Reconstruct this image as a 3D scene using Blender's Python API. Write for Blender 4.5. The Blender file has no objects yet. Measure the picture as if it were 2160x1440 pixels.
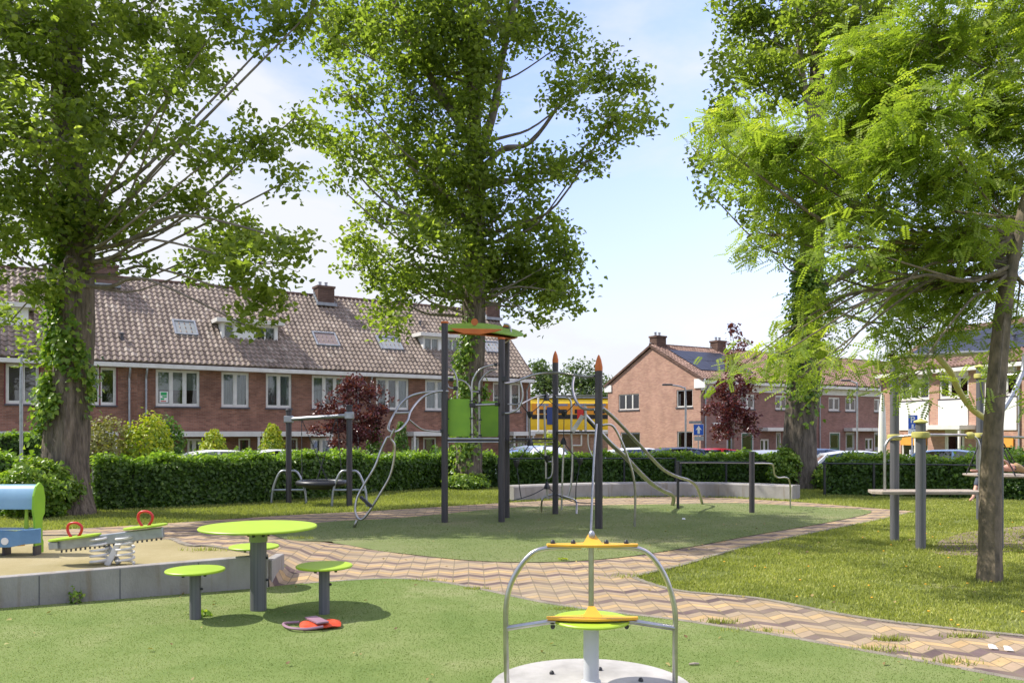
import bpy, math, random
import numpy as np
from mathutils import Vector, Matrix
R=math.radians; PI=math.pi
random.seed(7); rng=np.random.default_rng(11)
sc=bpy.context.scene; COL=sc.collection
# ---------------------------------------------------------------- camera, sky, sun
H=1.65; F=1750.0; HY=911.0
cam_d=bpy.data.cameras.new("camera"); cam=bpy.data.objects.new("camera",cam_d); COL.objects.link(cam)
cam.location=(0,0,H); cam.rotation_euler=(R(90),0,0)
cam_d.sensor_width=36; cam_d.lens=F/2160*36; cam_d.shift_y=(HY-720)/2160; cam_d.clip_end=3000; cam_d.clip_start=.05
sc.camera=cam
SUN_EL=50.0; SUN_ROT=80.0
w=bpy.data.worlds.new("World"); sc.world=w; w.use_nodes=True
nt=w.node_tree; nt.nodes.clear(); N=nt.nodes.new; L=nt.links.new
out=N('ShaderNodeOutputWorld'); bg=N('ShaderNodeBackground'); bg.inputs[1].default_value=.15
sky=N('ShaderNodeTexSky'); sky.sky_type='NISHITA'; sky.sun_disc=False; sky.sun_elevation=R(SUN_EL); sky.sun_rotation=R(SUN_ROT)
sky.air_density=1.0; sky.dust_density=1.6; sky.ozone_density=2.2
tc=N('ShaderNodeTexCoord'); mp=N('ShaderNodeMapping'); mp.inputs['Scale'].default_value=(1.0,1.0,2.6); mp.inputs['Location'].default_value=(3.1,.4,.6)
n1=N('ShaderNodeTexNoise'); n1.inputs['Scale'].default_value=2.1; n1.inputs['Detail'].default_value=9; n1.inputs['Roughness'].default_value=.55; n1.inputs['Distortion'].default_value=.35
rmp=N('ShaderNodeValToRGB'); rmp.color_ramp.elements[0].position=.44; rmp.color_ramp.elements[1].position=.60
sep=N('ShaderNodeSeparateXYZ'); hz=N('ShaderNodeMapRange'); hz.inputs[1].default_value=.0; hz.inputs[2].default_value=.33; hz.inputs[3].default_value=.5; hz.inputs[4].default_value=.0
ad=N('ShaderNodeMath'); ad.operation='MULTIPLY_ADD'; ad.use_clamp=True; ad.inputs[1].default_value=.95
mx=N('ShaderNodeMixRGB'); mx.inputs[2].default_value=(3.5,3.6,3.85,1)
L(tc.outputs['Generated'],mp.inputs[0]); L(mp.outputs[0],n1.inputs['Vector']); L(n1.outputs[0],rmp.inputs[0])
L(tc.outputs['Generated'],sep.inputs[0]); L(sep.outputs[2],hz.inputs[0]); L(rmp.outputs[0],ad.inputs[0]); L(hz.outputs[0],ad.inputs[2])
lift=N('ShaderNodeMixRGB'); lift.blend_type='ADD'; lift.inputs[0].default_value=1; lift.inputs[2].default_value=(.3,.5,1.1,1)
tn_=N('ShaderNodeMixRGB'); tn_.blend_type='MULTIPLY'; tn_.inputs[0].default_value=1; tn_.inputs[2].default_value=(1.06,.93,.98,1); L(sky.outputs[0],lift.inputs[1]); L(lift.outputs[0],tn_.inputs[1]); L(tn_.outputs[0],mx.inputs[1]); L(ad.outputs[0],mx.inputs[0]); L(mx.outputs[0],bg.inputs[0]); L(bg.outputs[0],out.inputs[0])
sd=bpy.data.lights.new("sun",'SUN'); sd.energy=3.8; sd.angle=R(.5); sd.color=(1,.95,.87)
so=bpy.data.objects.new("sun",sd); COL.objects.link(so)
sv=Vector((-math.sin(R(SUN_ROT))*math.cos(R(SUN_EL)),math.cos(R(SUN_ROT))*math.cos(R(SUN_EL)),math.sin(R(SUN_EL))))
so.rotation_euler=sv.to_track_quat('Z','Y').to_euler(); so.location=(-20,0,30)
sc.view_settings.view_transform='Standard'; sc.view_settings.look='None'; sc.view_settings.gamma=1; sc.view_settings.exposure=.82
sc.cycles.max_bounces=8; sc.cycles.diffuse_bounces=5; sc.cycles.transparent_max_bounces=6; sc.cycles.use_denoising=True

# ---------------------------------------------------------------- helpers
def P(px,py,Y): return Vector(((px-1080)/F*Y, Y, H-(py-HY)/F*Y))
def G(px,py,z=0.0):
    Y=(H-z)*F/(py-HY); return Vector(((px-1080)/F*Y,Y,z))
ROOT={}
def tag(o,label=None,cat=None,group=None,kind=None):
    if label: o['label']=label
    if cat: o['category']=cat
    if group: o['group']=group
    if kind: o['kind']=kind
    return o
def thing(name,label,cat,loc=(0,0,0),rz=0,group=None):
    o=bpy.data.objects.new(name,None); COL.objects.link(o); o.location=loc; o.rotation_euler=(0,0,rz); o.empty_display_size=.2
    ROOT[o.name]=Matrix.Translation(Vector(loc))@Matrix.Rotation(rz,4,'Z')
    return tag(o,label,cat,group)
def copy_tree(o,parent=None):
    c=o.copy(); COL.objects.link(c); c.parent=parent
    for ch in list(o.children): copy_tree(ch,c)
    return c
def rootmat(o):
    while o.parent: o=o.parent
    return ROOT.get(o.name, Matrix.Identity(4))
def link(name,me,mat,parent=None):
    o=bpy.data.objects.new(name,me); COL.objects.link(o)
    if mat: me.materials.append(mat)
    if parent: o.parent=parent
    return o
def smooth(pts,k=6):
    P_=[Vector(p) for p in pts]; out=[]
    for i in range(len(P_)-1):
        a=P_[max(i-1,0)];b=P_[i];c=P_[i+1];d=P_[min(i+2,len(P_)-1)]
        for j in range(k):
            t=j/k; out.append(.5*((2*b)+(c-a)*t+(2*a-5*b+4*c-d)*t*t+(-a+3*b-3*c+d)*t**3))
    out.append(P_[-1]); return out
class MB:
    def __init__(s): s.v=[]; s.f=[]
    def add(s,vs,fs):
        n=len(s.v); s.v+= [tuple(v) for v in vs]; s.f+=[tuple(i+n for i in f) for f in fs]; return s
    def box(s,c,sz,rz=0,M=None):
        hx,hy,hz_=[a/2 for a in sz]; vs=[Vector((x,y,z)) for x in(-hx,hx) for y in(-hy,hy) for z in(-hz_,hz_)]
        m=Matrix.Translation(Vector(c))@(M if M else Matrix.Rotation(rz,4,'Z')); vs=[m@v for v in vs]
        return s.add(vs,[(0,1,3,2),(4,6,7,5),(0,4,5,1),(2,3,7,6),(0,2,6,4),(1,5,7,3)])
    def bb(s,x0,x1,y0,y1,z0,z1): return s.box(((x0+x1)/2,(y0+y1)/2,(z0+z1)/2),(abs(x1-x0),abs(y1-y0),abs(z1-z0)))
    def tube(s,pts,r,n=10,cap=True,jit=0):
        pts=[Vector(p) for p in pts]; m=len(pts); rr=r if isinstance(r,(list,tuple)) else [r]*m
        vs=[];t0=(pts[1]-pts[0]).normalized(); a=Vector((0,0,1)) if abs(t0.z)<.9 else Vector((1,0,0)); u=t0.cross(a).normalized()
        for i in range(m):
            t=(pts[min(i+1,m-1)]-pts[max(i-1,0)]).normalized(); u=(u-t*u.dot(t)).normalized(); v=t.cross(u)
            for k in range(n):
                q=2*PI*k/n; ri=rr[i]*(1+ (random.uniform(-jit,jit) if jit else 0)); vs.append(pts[i]+(u*math.cos(q)+v*math.sin(q))*ri)
        fs=[(i*n+k,i*n+(k+1)%n,(i+1)*n+(k+1)%n,(i+1)*n+k) for i in range(m-1) for k in range(n)]
        if cap: fs+= [tuple(range(n))[::-1], tuple((m-1)*n+k for k in range(n))]
        return s.add(vs,fs)
    def bar(s,a,b,wd,ht=None):
        ht=ht or wd; a=Vector(a);b=Vector(b);d=b-a; M=d.to_track_quat('X','Z').to_matrix().to_4x4()
        return s.box((a+b)/2,(d.length,wd,ht),M=M)
    def lathe(s,prof,c,n=24,M=None):
        c=Vector(c); vs=[]
        for r,z in prof:
            for k in range(n):
                q=2*PI*k/n; v=Vector((r*math.cos(q),r*math.sin(q),z)); vs.append(c+(M@v if M else v))
        m=len(prof); fs=[(i*n+k,i*n+(k+1)%n,(i+1)*n+(k+1)%n,(i+1)*n+k) for i in range(m-1) for k in range(n)]
        fs+=[tuple(range(n))[::-1],tuple((m-1)*n+k for k in range(n))]
        return s.add(vs,fs)
    def prism(s,poly,ext):
        n=len(poly); e=Vector(ext); a=[Vector(p) for p in poly]; b=[p+e for p in a]
        return s.add(a+b,[tuple(range(n))[::-1],tuple(range(n,2*n))]+[(i,(i+1)%n,n+(i+1)%n,n+i) for i in range(n)])
    def build(s,name,mat,parent=None,world=True,sm=False,label=None,bev=0):
        vs=s.v
        if parent and world:
            m=rootmat(parent).inverted(); vs=[tuple(m@Vector(v)) for v in vs]
        me=bpy.data.meshes.new(name); me.from_pydata(vs,[],s.f); me.update()
        if sm: me.shade_smooth()
        o=link(name,me,mat,parent)
        if sm:
            try: me.set_sharp_from_angle(angle=R(38))
            except Exception: pass
        if bev:
            b=o.modifiers.new('bevel','BEVEL'); b.width=bev; b.segments=2; b.limit_method='ANGLE'
        if label: o['label']=label
        return o
def npmesh(name,V,Fa,k,mat,parent=None,tone=None):
    """V Nx3, Fa flat vertex indices, k verts a face"""
    if parent is not None:
        m=np.array(rootmat(parent).inverted()); V=V@m[:3,:3].T+m[:3,3]
    me=bpy.data.meshes.new(name); nf=len(Fa)//k
    me.vertices.add(len(V)); me.vertices.foreach_set('co',np.ascontiguousarray(V,dtype=np.float32).ravel())
    me.loops.add(len(Fa)); me.loops.foreach_set('vertex_index',np.ascontiguousarray(Fa,dtype=np.int32))
    me.polygons.add(nf); me.polygons.foreach_set('loop_start',np.arange(0,nf*k,k,dtype=np.int32)); me.polygons.foreach_set('loop_total',np.full(nf,k,dtype=np.int32))
    me.update(calc_edges=True)
    if tone is not None:
        a=me.attributes.new('tone','FLOAT','POINT'); a.data.foreach_set('value',np.ascontiguousarray(tone,dtype=np.float32))
    return link(name,me,mat,parent)
# ---------------------------------------------------------------- materials
def newmat(name):
    m=bpy.data.materials.new(name); m.use_nodes=True; t=m.node_tree; b=t.nodes['Principled BSDF']; return m,t,b
def pm(name,c,c2=None,scale=4,rough=.6,metal=0,bump=0,bs=60,det=5,spec=.5,stretch=(1,1,1),lo=.35,hi=.65):
    m,t,b=newmat(name); N=t.nodes.new; L=t.links.new
    b.inputs['Roughness'].default_value=rough; b.inputs['Metallic'].default_value=metal; b.inputs['Specular IOR Level'].default_value=spec
    tc=N('ShaderNodeTexCoord'); mp=N('ShaderNodeMapping'); mp.inputs['Scale'].default_value=stretch; L(tc.outputs['Object'],mp.inputs[0])
    if c2 is None: c2=tuple(x*.8 for x in c)
    n=N('ShaderNodeTexNoise'); n.inputs['Scale'].default_value=scale; n.inputs['Detail'].default_value=det; n.inputs['Roughness'].default_value=.6; L(mp.outputs[0],n.inputs['Vector'])
    r=N('ShaderNodeValToRGB'); e=r.color_ramp.elements; e[0].position=lo; e[1].position=hi; e[0].color=(*c,1); e[1].color=(*c2,1)
    L(n.outputs[0],r.inputs[0]); L(r.outputs[0],b.inputs['Base Color'])
    if bump:
        n2=N('ShaderNodeTexNoise'); n2.inputs['Scale'].default_value=bs; n2.inputs['Detail'].default_value=4; L(mp.outputs[0],n2.inputs['Vector'])
        bp=N('ShaderNodeBump'); bp.inputs['Strength'].default_value=bump; bp.inputs['Distance'].default_value=.02 if bs>15 else .09; L(n2.outputs[0],bp.inputs['Height']); L(bp.outputs[0],b.inputs['Normal'])
    return m
def leafmat(name,cs,trans=.35,rough=.45):
    m,t,b=newmat(name); N=t.nodes.new; L=t.links.new
    at=N('ShaderNodeAttribute'); at.attribute_name='tone'; r=N('ShaderNodeValToRGB'); e=r.color_ramp.elements
    e[0].position=0; e[0].color=(*cs[0],1); e[1].position=1; e[1].color=(*cs[-1],1)
    for i,c in enumerate(cs[1:-1]):
        q=e.new((i+1)/(len(cs)-1)); q.color=(*c,1)
    L(at.outputs['Fac'],r.inputs[0]); L(r.outputs[0],b.inputs['Base Color']); b.inputs['Roughness'].default_value=rough; b.inputs['Specular IOR Level'].default_value=.35
    tr=N('ShaderNodeBsdfTranslucent'); mul=N('ShaderNodeMixRGB'); mul.blend_type='MULTIPLY'; mul.inputs[0].default_value=1; mul.inputs[2].default_value=(1.5,1.6,.6,1)
    L(r.outputs[0],mul.inputs[1]); L(mul.outputs[0],tr.inputs[0]); ms=N('ShaderNodeMixShader'); ms.inputs[0].default_value=trans
    L(b.outputs[0],ms.inputs[1]); L(tr.outputs[0],ms.inputs[2]); L(ms.outputs[0],t.nodes['Material Output'].inputs[0]); return m
def brickmat(name,c1,c2,mortar,bw=.22,rh=.065,patch=.35):
    m,t,b=newmat(name); N=t.nodes.new; L=t.links.new; b.inputs['Roughness'].default_value=.9; b.inputs['Specular IOR Level'].default_value=.2
    tc=N('ShaderNodeTexCoord'); s=N('ShaderNodeSeparateXYZ'); a=N('ShaderNodeMath'); cb=N('ShaderNodeCombineXYZ')
    L(tc.outputs['Object'],s.inputs[0]); L(s.outputs[0],a.inputs[0]); L(s.outputs[1],a.inputs[1]); L(a.outputs[0],cb.inputs[0]); L(s.outputs[2],cb.inputs[1])
    br=N('ShaderNodeTexBrick'); br.inputs['Scale'].default_value=1; br.inputs['Brick Width'].default_value=bw; br.inputs['Row Height'].default_value=rh
    br.inputs['Mortar Size'].default_value=.007; br.inputs['Mortar Smooth'].default_value=.3; br.inputs['Color1'].default_value=(*c1,1); br.inputs['Color2'].default_value=(*c2,1); br.inputs['Mortar'].default_value=(*mortar,1)
    L(cb.outputs[0],br.inputs['Vector'])
    n=N('ShaderNodeTexNoise'); n.inputs['Scale'].default_value=1.1; n.inputs['Detail'].default_value=6; L(tc.outputs['Object'],n.inputs['Vector'])
    mr=N('ShaderNodeMapRange'); mr.inputs[1].default_value=.3; mr.inputs[2].default_value=.7; mr.inputs[3].default_value=1-patch; mr.inputs[4].default_value=1+patch*.6; L(n.outputs[0],mr.inputs[0])
    mu=N('ShaderNodeMixRGB'); mu.blend_type='MULTIPLY'; mu.inputs[0].default_value=1; L(br.outputs[0],mu.inputs[1]); L(mr.outputs[0],mu.inputs[2]); L(mu.outputs[0],b.inputs['Base Color'])
    bp=N('ShaderNodeBump'); bp.invert=True; bp.inputs['Strength'].default_value=.5; bp.inputs['Distance'].default_value=.01; L(br.outputs['Fac'],bp.inputs['Height']); L(bp.outputs[0],b.inputs['Normal'])
    return m
def glassmat(name,tint=(.8,.84,.85),f0=.05):
    m,t,b=newmat(name); N=t.nodes.new; L=t.links.new; t.nodes.remove(b)
    g=N('ShaderNodeBsdfGlossy'); g.inputs['Roughness'].default_value=.02; tr=N('ShaderNodeBsdfTransparent'); tr.inputs[0].default_value=(*tint,1)
    lw=N('ShaderNodeFresnel'); lw.inputs[0].default_value=1.5; mr=N('ShaderNodeMath'); mr.operation='MULTIPLY_ADD'; mr.inputs[1].default_value=1; mr.inputs[2].default_value=f0; mr.use_clamp=True
    L(lw.outputs[0],mr.inputs[0]); ms=N('ShaderNodeMixShader'); L(mr.outputs[0],ms.inputs[0]); L(tr.outputs[0],ms.inputs[1]); L(g.outputs[0],ms.inputs[2]); L(ms.outputs[0],t.nodes['Material Output'].inputs[0]); return m
M={}
M['white']=pm('painted_white',(.72,.70,.65),(.62,.6,.55),3,.5)
M['cream']=pm('cream_render',(.78,.76,.70),(.7,.68,.62),2,.8)
M['panelwhite']=pm('white_panel',(.8,.79,.75),(.74,.73,.69),1.2,.6)
M['redpaint']=pm('dark_red_paint',(.16,.02,.025),(.12,.015,.02),4,.4)
M['sill']=pm('dark_sill',(.06,.06,.07),(.09,.09,.1),6,.6)
M['glass']=glassmat('window_glass'); M['carglass']=glassmat('car_glass',(.25,.28,.3),.1)
M['blind_or_dark_fill']=pm('roller_blind',(.5,.52,.42),(.46,.48,.4),2,.8); M['bbeige']=pm('beige_blind',(.33,.25,.22),(.3,.22,.2),2,.8,stretch=(30,1,1))
M['curtain']=pm('net_curtain',(.6,.6,.58),(.3,.3,.3),3,.9,stretch=(9,9,.3)); M['mint']=pm('mint_blind',(.72,.82,.62),(.68,.78,.58),2,.8)
M['dark']=pm('dark_interior',(.02,.02,.022),(.035,.03,.03),2,.9)
M['orangeawn']=pm('orange_blind',(.75,.33,.05),(.7,.3,.04),3,.8)
M['zinc']=pm('zinc_pipe',(.42,.43,.44),(.3,.31,.33),5,.45,.3); M['lead']=pm('lead_flashing',(.2,.22,.25),(.32,.34,.36),5,.6)
M['brickL']=brickmat('brown_brick',(.32,.155,.10),(.20,.09,.06),(.25,.2,.16))
M['brickR']=brickmat('salmon_brick',(.50,.29,.20),(.38,.20,.145),(.42,.37,.32),patch=.15)
M['brickC']=brickmat('chimney_brick',(.17,.10,.075),(.11,.06,.045),(.14,.12,.1))
M['brickF']=brickmat('shaded_front_brick',(.33,.17,.135),(.23,.115,.09),(.28,.235,.21),patch=.15)  # darker copy of the salmon brick, the street front's shade put into colour
M['steel']=pm('stainless_steel',(.52,.51,.49),(.38,.37,.36),8,.3,1.0,bump=.05,bs=200)
M['galv']=pm('galvanised_steel',(.42,.44,.46),(.33,.34,.36),12,.42,.8)
M['post']=pm('black_post',(.045,.04,.045),(.075,.068,.07),3,.45,.2,stretch=(14,14,.6))
M['postg']=pm('grey_ribbed_post',(.10,.10,.11),(.17,.17,.175),2,.55,.3,stretch=(22,22,.3))
M['blackp']=pm('black_plastic',(.02,.02,.022),(.03,.03,.032),8,.4)
M['rope']=pm('black_rope',(.03,.03,.035),(.05,.05,.055),60,.8)
M['lime']=pm('lime_board',(.36,.52,.03),(.31,.46,.03),5,.45,lo=.3,hi=.8); M['green']=pm('green_board',(.23,.45,.02),(.19,.39,.02),4,.45)
M['darkgreen']=pm('green_roof',(.22,.36,.02),(.17,.3,.02),4,.5)
M['orange']=pm('orange_board',(.62,.16,.02),(.5,.12,.02),4,.5); M['yellow']=pm('yellow_board',(.78,.42,.03),(.7,.36,.03),6,.5)
M['clamp']=pm('olive_yellow_clamp',(.55,.5,.14),(.42,.4,.12),9,.6)
M['red']=pm('red_rubber',(.6,.03,.02),(.5,.02,.02),6,.35); M['bluep']=pm('faded_blue_board',(.09,.20,.36),(.13,.27,.45),5,.35)
M['lightblue']=pm('light_blue_roof',(.2,.36,.5),(.25,.42,.56),3,.3)
M['concrete']=pm('weathered_concrete',(.40,.385,.36),(.24,.23,.215),2.2,.85,bump=.4,bs=50,det=9,stretch=(1,1,.4),lo=.38,hi=.72)
M['kerbc']=pm('dirty_kerb',(.27,.23,.18),(.17,.15,.11),6,.9,bump=.4,bs=50)
M['conclt']=pm('pale_concrete_disc',(.48,.46,.43),(.32,.305,.28),3.2,.6,bump=.1,bs=80)
M['solar']=pm('solar_glass',(.018,.02,.028),(.028,.03,.04),3,.4,spec=.2)
M['wood']=pm('grey_wood_deck',(.42,.35,.28),(.3,.25,.2),3,.7,stretch=(1,20,20),bump=.2,bs=20)
M['skin']=pm('skin',(.62,.34,.24),(.58,.3,.22),9,.5); M['hair']=pm('blond_hair',(.5,.33,.14),(.36,.22,.09),30,.5,stretch=(1,6,6),bump=.6,bs=80)
M['cloth']=pm('pale_cloth',(.45,.36,.33),(.4,.32,.3),12,.9); M['clothd']=pm('dark_blue_cloth',(.06,.07,.1),(.08,.09,.12),12,.9)
M['bark']=pm('grey_bark',(.28,.225,.165),(.09,.072,.054),3.5,.95,bump=1.0,bs=9,det=9,stretch=(3,3,.5),lo=.3,hi=.62)
M['bark2']=pm('mossy_smooth_bark',(.22,.17,.11),(.085,.07,.045),9,.85,bump=.5,bs=30,det=8,stretch=(1.5,1.5,.6))
M['barkd']=pm('thin_branch_bark',(.26,.22,.18),(.14,.115,.09),6,.9)
GREENS=[(.105,.15,.032),(.19,.25,.052),(.28,.345,.075),(.47,.52,.17)]
M['leafA']=leafmat('poplar_leaf',GREENS,.6)
M['leafL']=leafmat('locust_leaf',[(.12,.18,.033),(.21,.285,.05),(.33,.40,.07),(.55,.55,.12)],.52)
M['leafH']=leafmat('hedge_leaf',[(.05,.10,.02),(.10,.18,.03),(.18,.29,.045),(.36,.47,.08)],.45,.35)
M['leafI']=leafmat('ivy_leaf',[(.07,.14,.02),(.14,.24,.03),(.26,.36,.05),(.42,.5,.1)],.4,.35)
M['leafP']=leafmat('purple_leaf',[(.05,.017,.02),(.10,.027,.035),(.17,.05,.06),(.27,.13,.13)],.3,.3)
M['leafY']=leafmat('golden_leaf',[(.11,.19,.015),(.25,.34,.02),(.45,.47,.03),(.65,.55,.03)],.3)
M['leafG']=leafmat('shrub_leaf',[(.035,.085,.014),(.065,.14,.02),(.1,.2,.03),(.18,.3,.05)],.35)
M['leafO']=leafmat('olive_leaf',[(.12,.13,.04),(.2,.2,.06),(.28,.27,.09),(.4,.36,.12)],.3)
M['leafF']=leafmat('far_leaf',[(.06,.10,.04),(.09,.14,.05),(.13,.18,.07),(.2,.25,.11)],.3)
M['grass']=leafmat('grass_blade',[(.18,.205,.05),(.275,.305,.075),(.38,.40,.11),(.55,.52,.2)],.35,.5)
M['turfb']=leafmat('turf_fibre',[(.12,.17,.048),(.155,.205,.06),(.20,.245,.082),(.45,.43,.27)],.35,.6)
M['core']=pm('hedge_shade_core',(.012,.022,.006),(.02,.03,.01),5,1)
# tile roof
def tilemat(name,cs):
    m,t,b=newmat(name); N=t.nodes.new; L=t.links.new; b.inputs['Roughness'].default_value=.8; b.inputs['Specular IOR Level'].default_value=.25
    at=N('ShaderNodeAttribute'); at.attribute_name='tone'; r=N('ShaderNodeValToRGB'); e=r.color_ramp.elements; e[0].color=(*cs[0],1); e[1].color=(*cs[-1],1)
    for i,c in enumerate(cs[1:-1]): q=e.new((i+1)/(len(cs)-1)); q.color=(*c,1)
    tc=N('ShaderNodeTexCoord'); n=N('ShaderNodeTexNoise'); n.inputs['Scale'].default_value=1.3; n.inputs['Detail'].default_value=8; L(tc.outputs['Object'],n.inputs['Vector'])
    mr=N('ShaderNodeMapRange'); mr.inputs[1].default_value=.3; mr.inputs[2].default_value=.7; mr.inputs[3].default_value=.8; mr.inputs[4].default_value=1.1; L(n.outputs[0],mr.inputs[0])
    mu=N('ShaderNodeMixRGB'); mu.blend_type='MULTIPLY'; mu.inputs[0].default_value=1; L(at.outputs['Fac'],r.inputs[0]); L(r.outputs[0],mu.inputs[1]); L(mr.outputs[0],mu.inputs[2]); L(mu.outputs[0],b.inputs['Base Color']); return m
M['tileL']=tilemat('weathered_clay_tile',[(.15,.12,.095),(.245,.195,.155),(.31,.25,.20),(.4,.345,.28)])
M['tileR']=tilemat('brown_clay_tile',[(.12,.08,.06),(.22,.14,.11),(.3,.19,.15),(.34,.23,.18)])
# ---------------------------------------------------------------- ground materials
def groundmat(name,cs,sc1,sc2,bump=.4,specks=None,rough=.95):
    m,t,b=newmat(name); N=t.nodes.new; L=t.links.new; b.inputs['Roughness'].default_value=rough; b.inputs['Specular IOR Level'].default_value=.15
    tc=N('ShaderNodeTexCoord')
    a=N('ShaderNodeTexNoise'); a.inputs['Scale'].default_value=sc1; a.inputs['Detail'].default_value=8; a.inputs['Roughness'].default_value=.65
    f=N('ShaderNodeTexNoise'); f.inputs['Scale'].default_value=sc2; f.inputs['Detail'].default_value=3
    L(tc.outputs['Object'],a.inputs['Vector']); L(tc.outputs['Object'],f.inputs['Vector'])
    mxv=N('ShaderNodeMath'); mxv.operation='MULTIPLY_ADD'; mxv.inputs[1].default_value=.45; L(f.outputs[0],mxv.inputs[0]); ml=N('ShaderNodeMath'); ml.operation='MULTIPLY'; ml.inputs[1].default_value=.55; L(a.outputs[0],ml.inputs[0]); L(ml.outputs[0],mxv.inputs[2])
    r=N('ShaderNodeValToRGB'); e=r.color_ramp.elements; e[0].position=.36; e[1].position=.64; e[0].color=(*cs[0],1); e[1].color=(*cs[-1],1)
    for i,c in enumerate(cs[1:-1]): q=e.new(.36+.28*(i+1)/(len(cs)-1)); q.color=(*c,1)
    L(mxv.outputs[0],r.inputs[0]); last=r.outputs[0]
    if specks:
        v=N('ShaderNodeTexVoronoi'); v.inputs['Scale'].default_value=specks[0]; L(tc.outputs['Object'],v.inputs['Vector']); lt=N('ShaderNodeMath'); lt.operation='LESS_THAN'; lt.inputs[1].default_value=specks[1]; L(v.outputs['Distance'],lt.inputs[0])
        mm=N('ShaderNodeMixRGB'); mm.inputs[2].default_value=(*specks[2],1); L(lt.outputs[0],mm.inputs[0]); L(last,mm.inputs[1]); last=mm.outputs[0]
    L(last,b.inputs['Base Color'])
    bp=N('ShaderNodeBump'); bp.inputs['Strength'].default_value=bump; bp.inputs['Distance'].default_value=.02; L(f.outputs[0],bp.inputs['Height']); L(bp.outputs[0],b.inputs['Normal']); return m
M['lawn']=groundmat('lawn_soil',[(.075,.095,.025),(.115,.14,.03),(.16,.18,.045),(.21,.19,.09)],1.4,60,.6)
M['turf']=groundmat('sand_dressed_turf',[(.105,.16,.043),(.14,.195,.052),(.18,.225,.075),(.30,.29,.15)],.8,220,.35,(9,.018,(.6,.58,.45)))
M['turf2']=groundmat('worn_turf',[(.115,.155,.05),(.15,.19,.065),(.19,.215,.09),(.28,.25,.14)],.45,180,.5,(7,.015,(.6,.58,.45)))
M['tan']=groundmat('tan_rubber_surface',[(.24,.205,.095),(.31,.26,.13),(.35,.295,.16),(.42,.36,.22)],.9,200,.4,(6,.02,(.3,.26,.12)))
M['asphalt']=groundmat('asphalt',[(.08,.08,.08),(.12,.115,.11),(.15,.145,.14)],.7,150,.3)
M['soil']=groundmat('bare_soil',[(.13,.10,.07),(.2,.155,.11),(.27,.22,.16)],2,80,.6)
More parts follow.
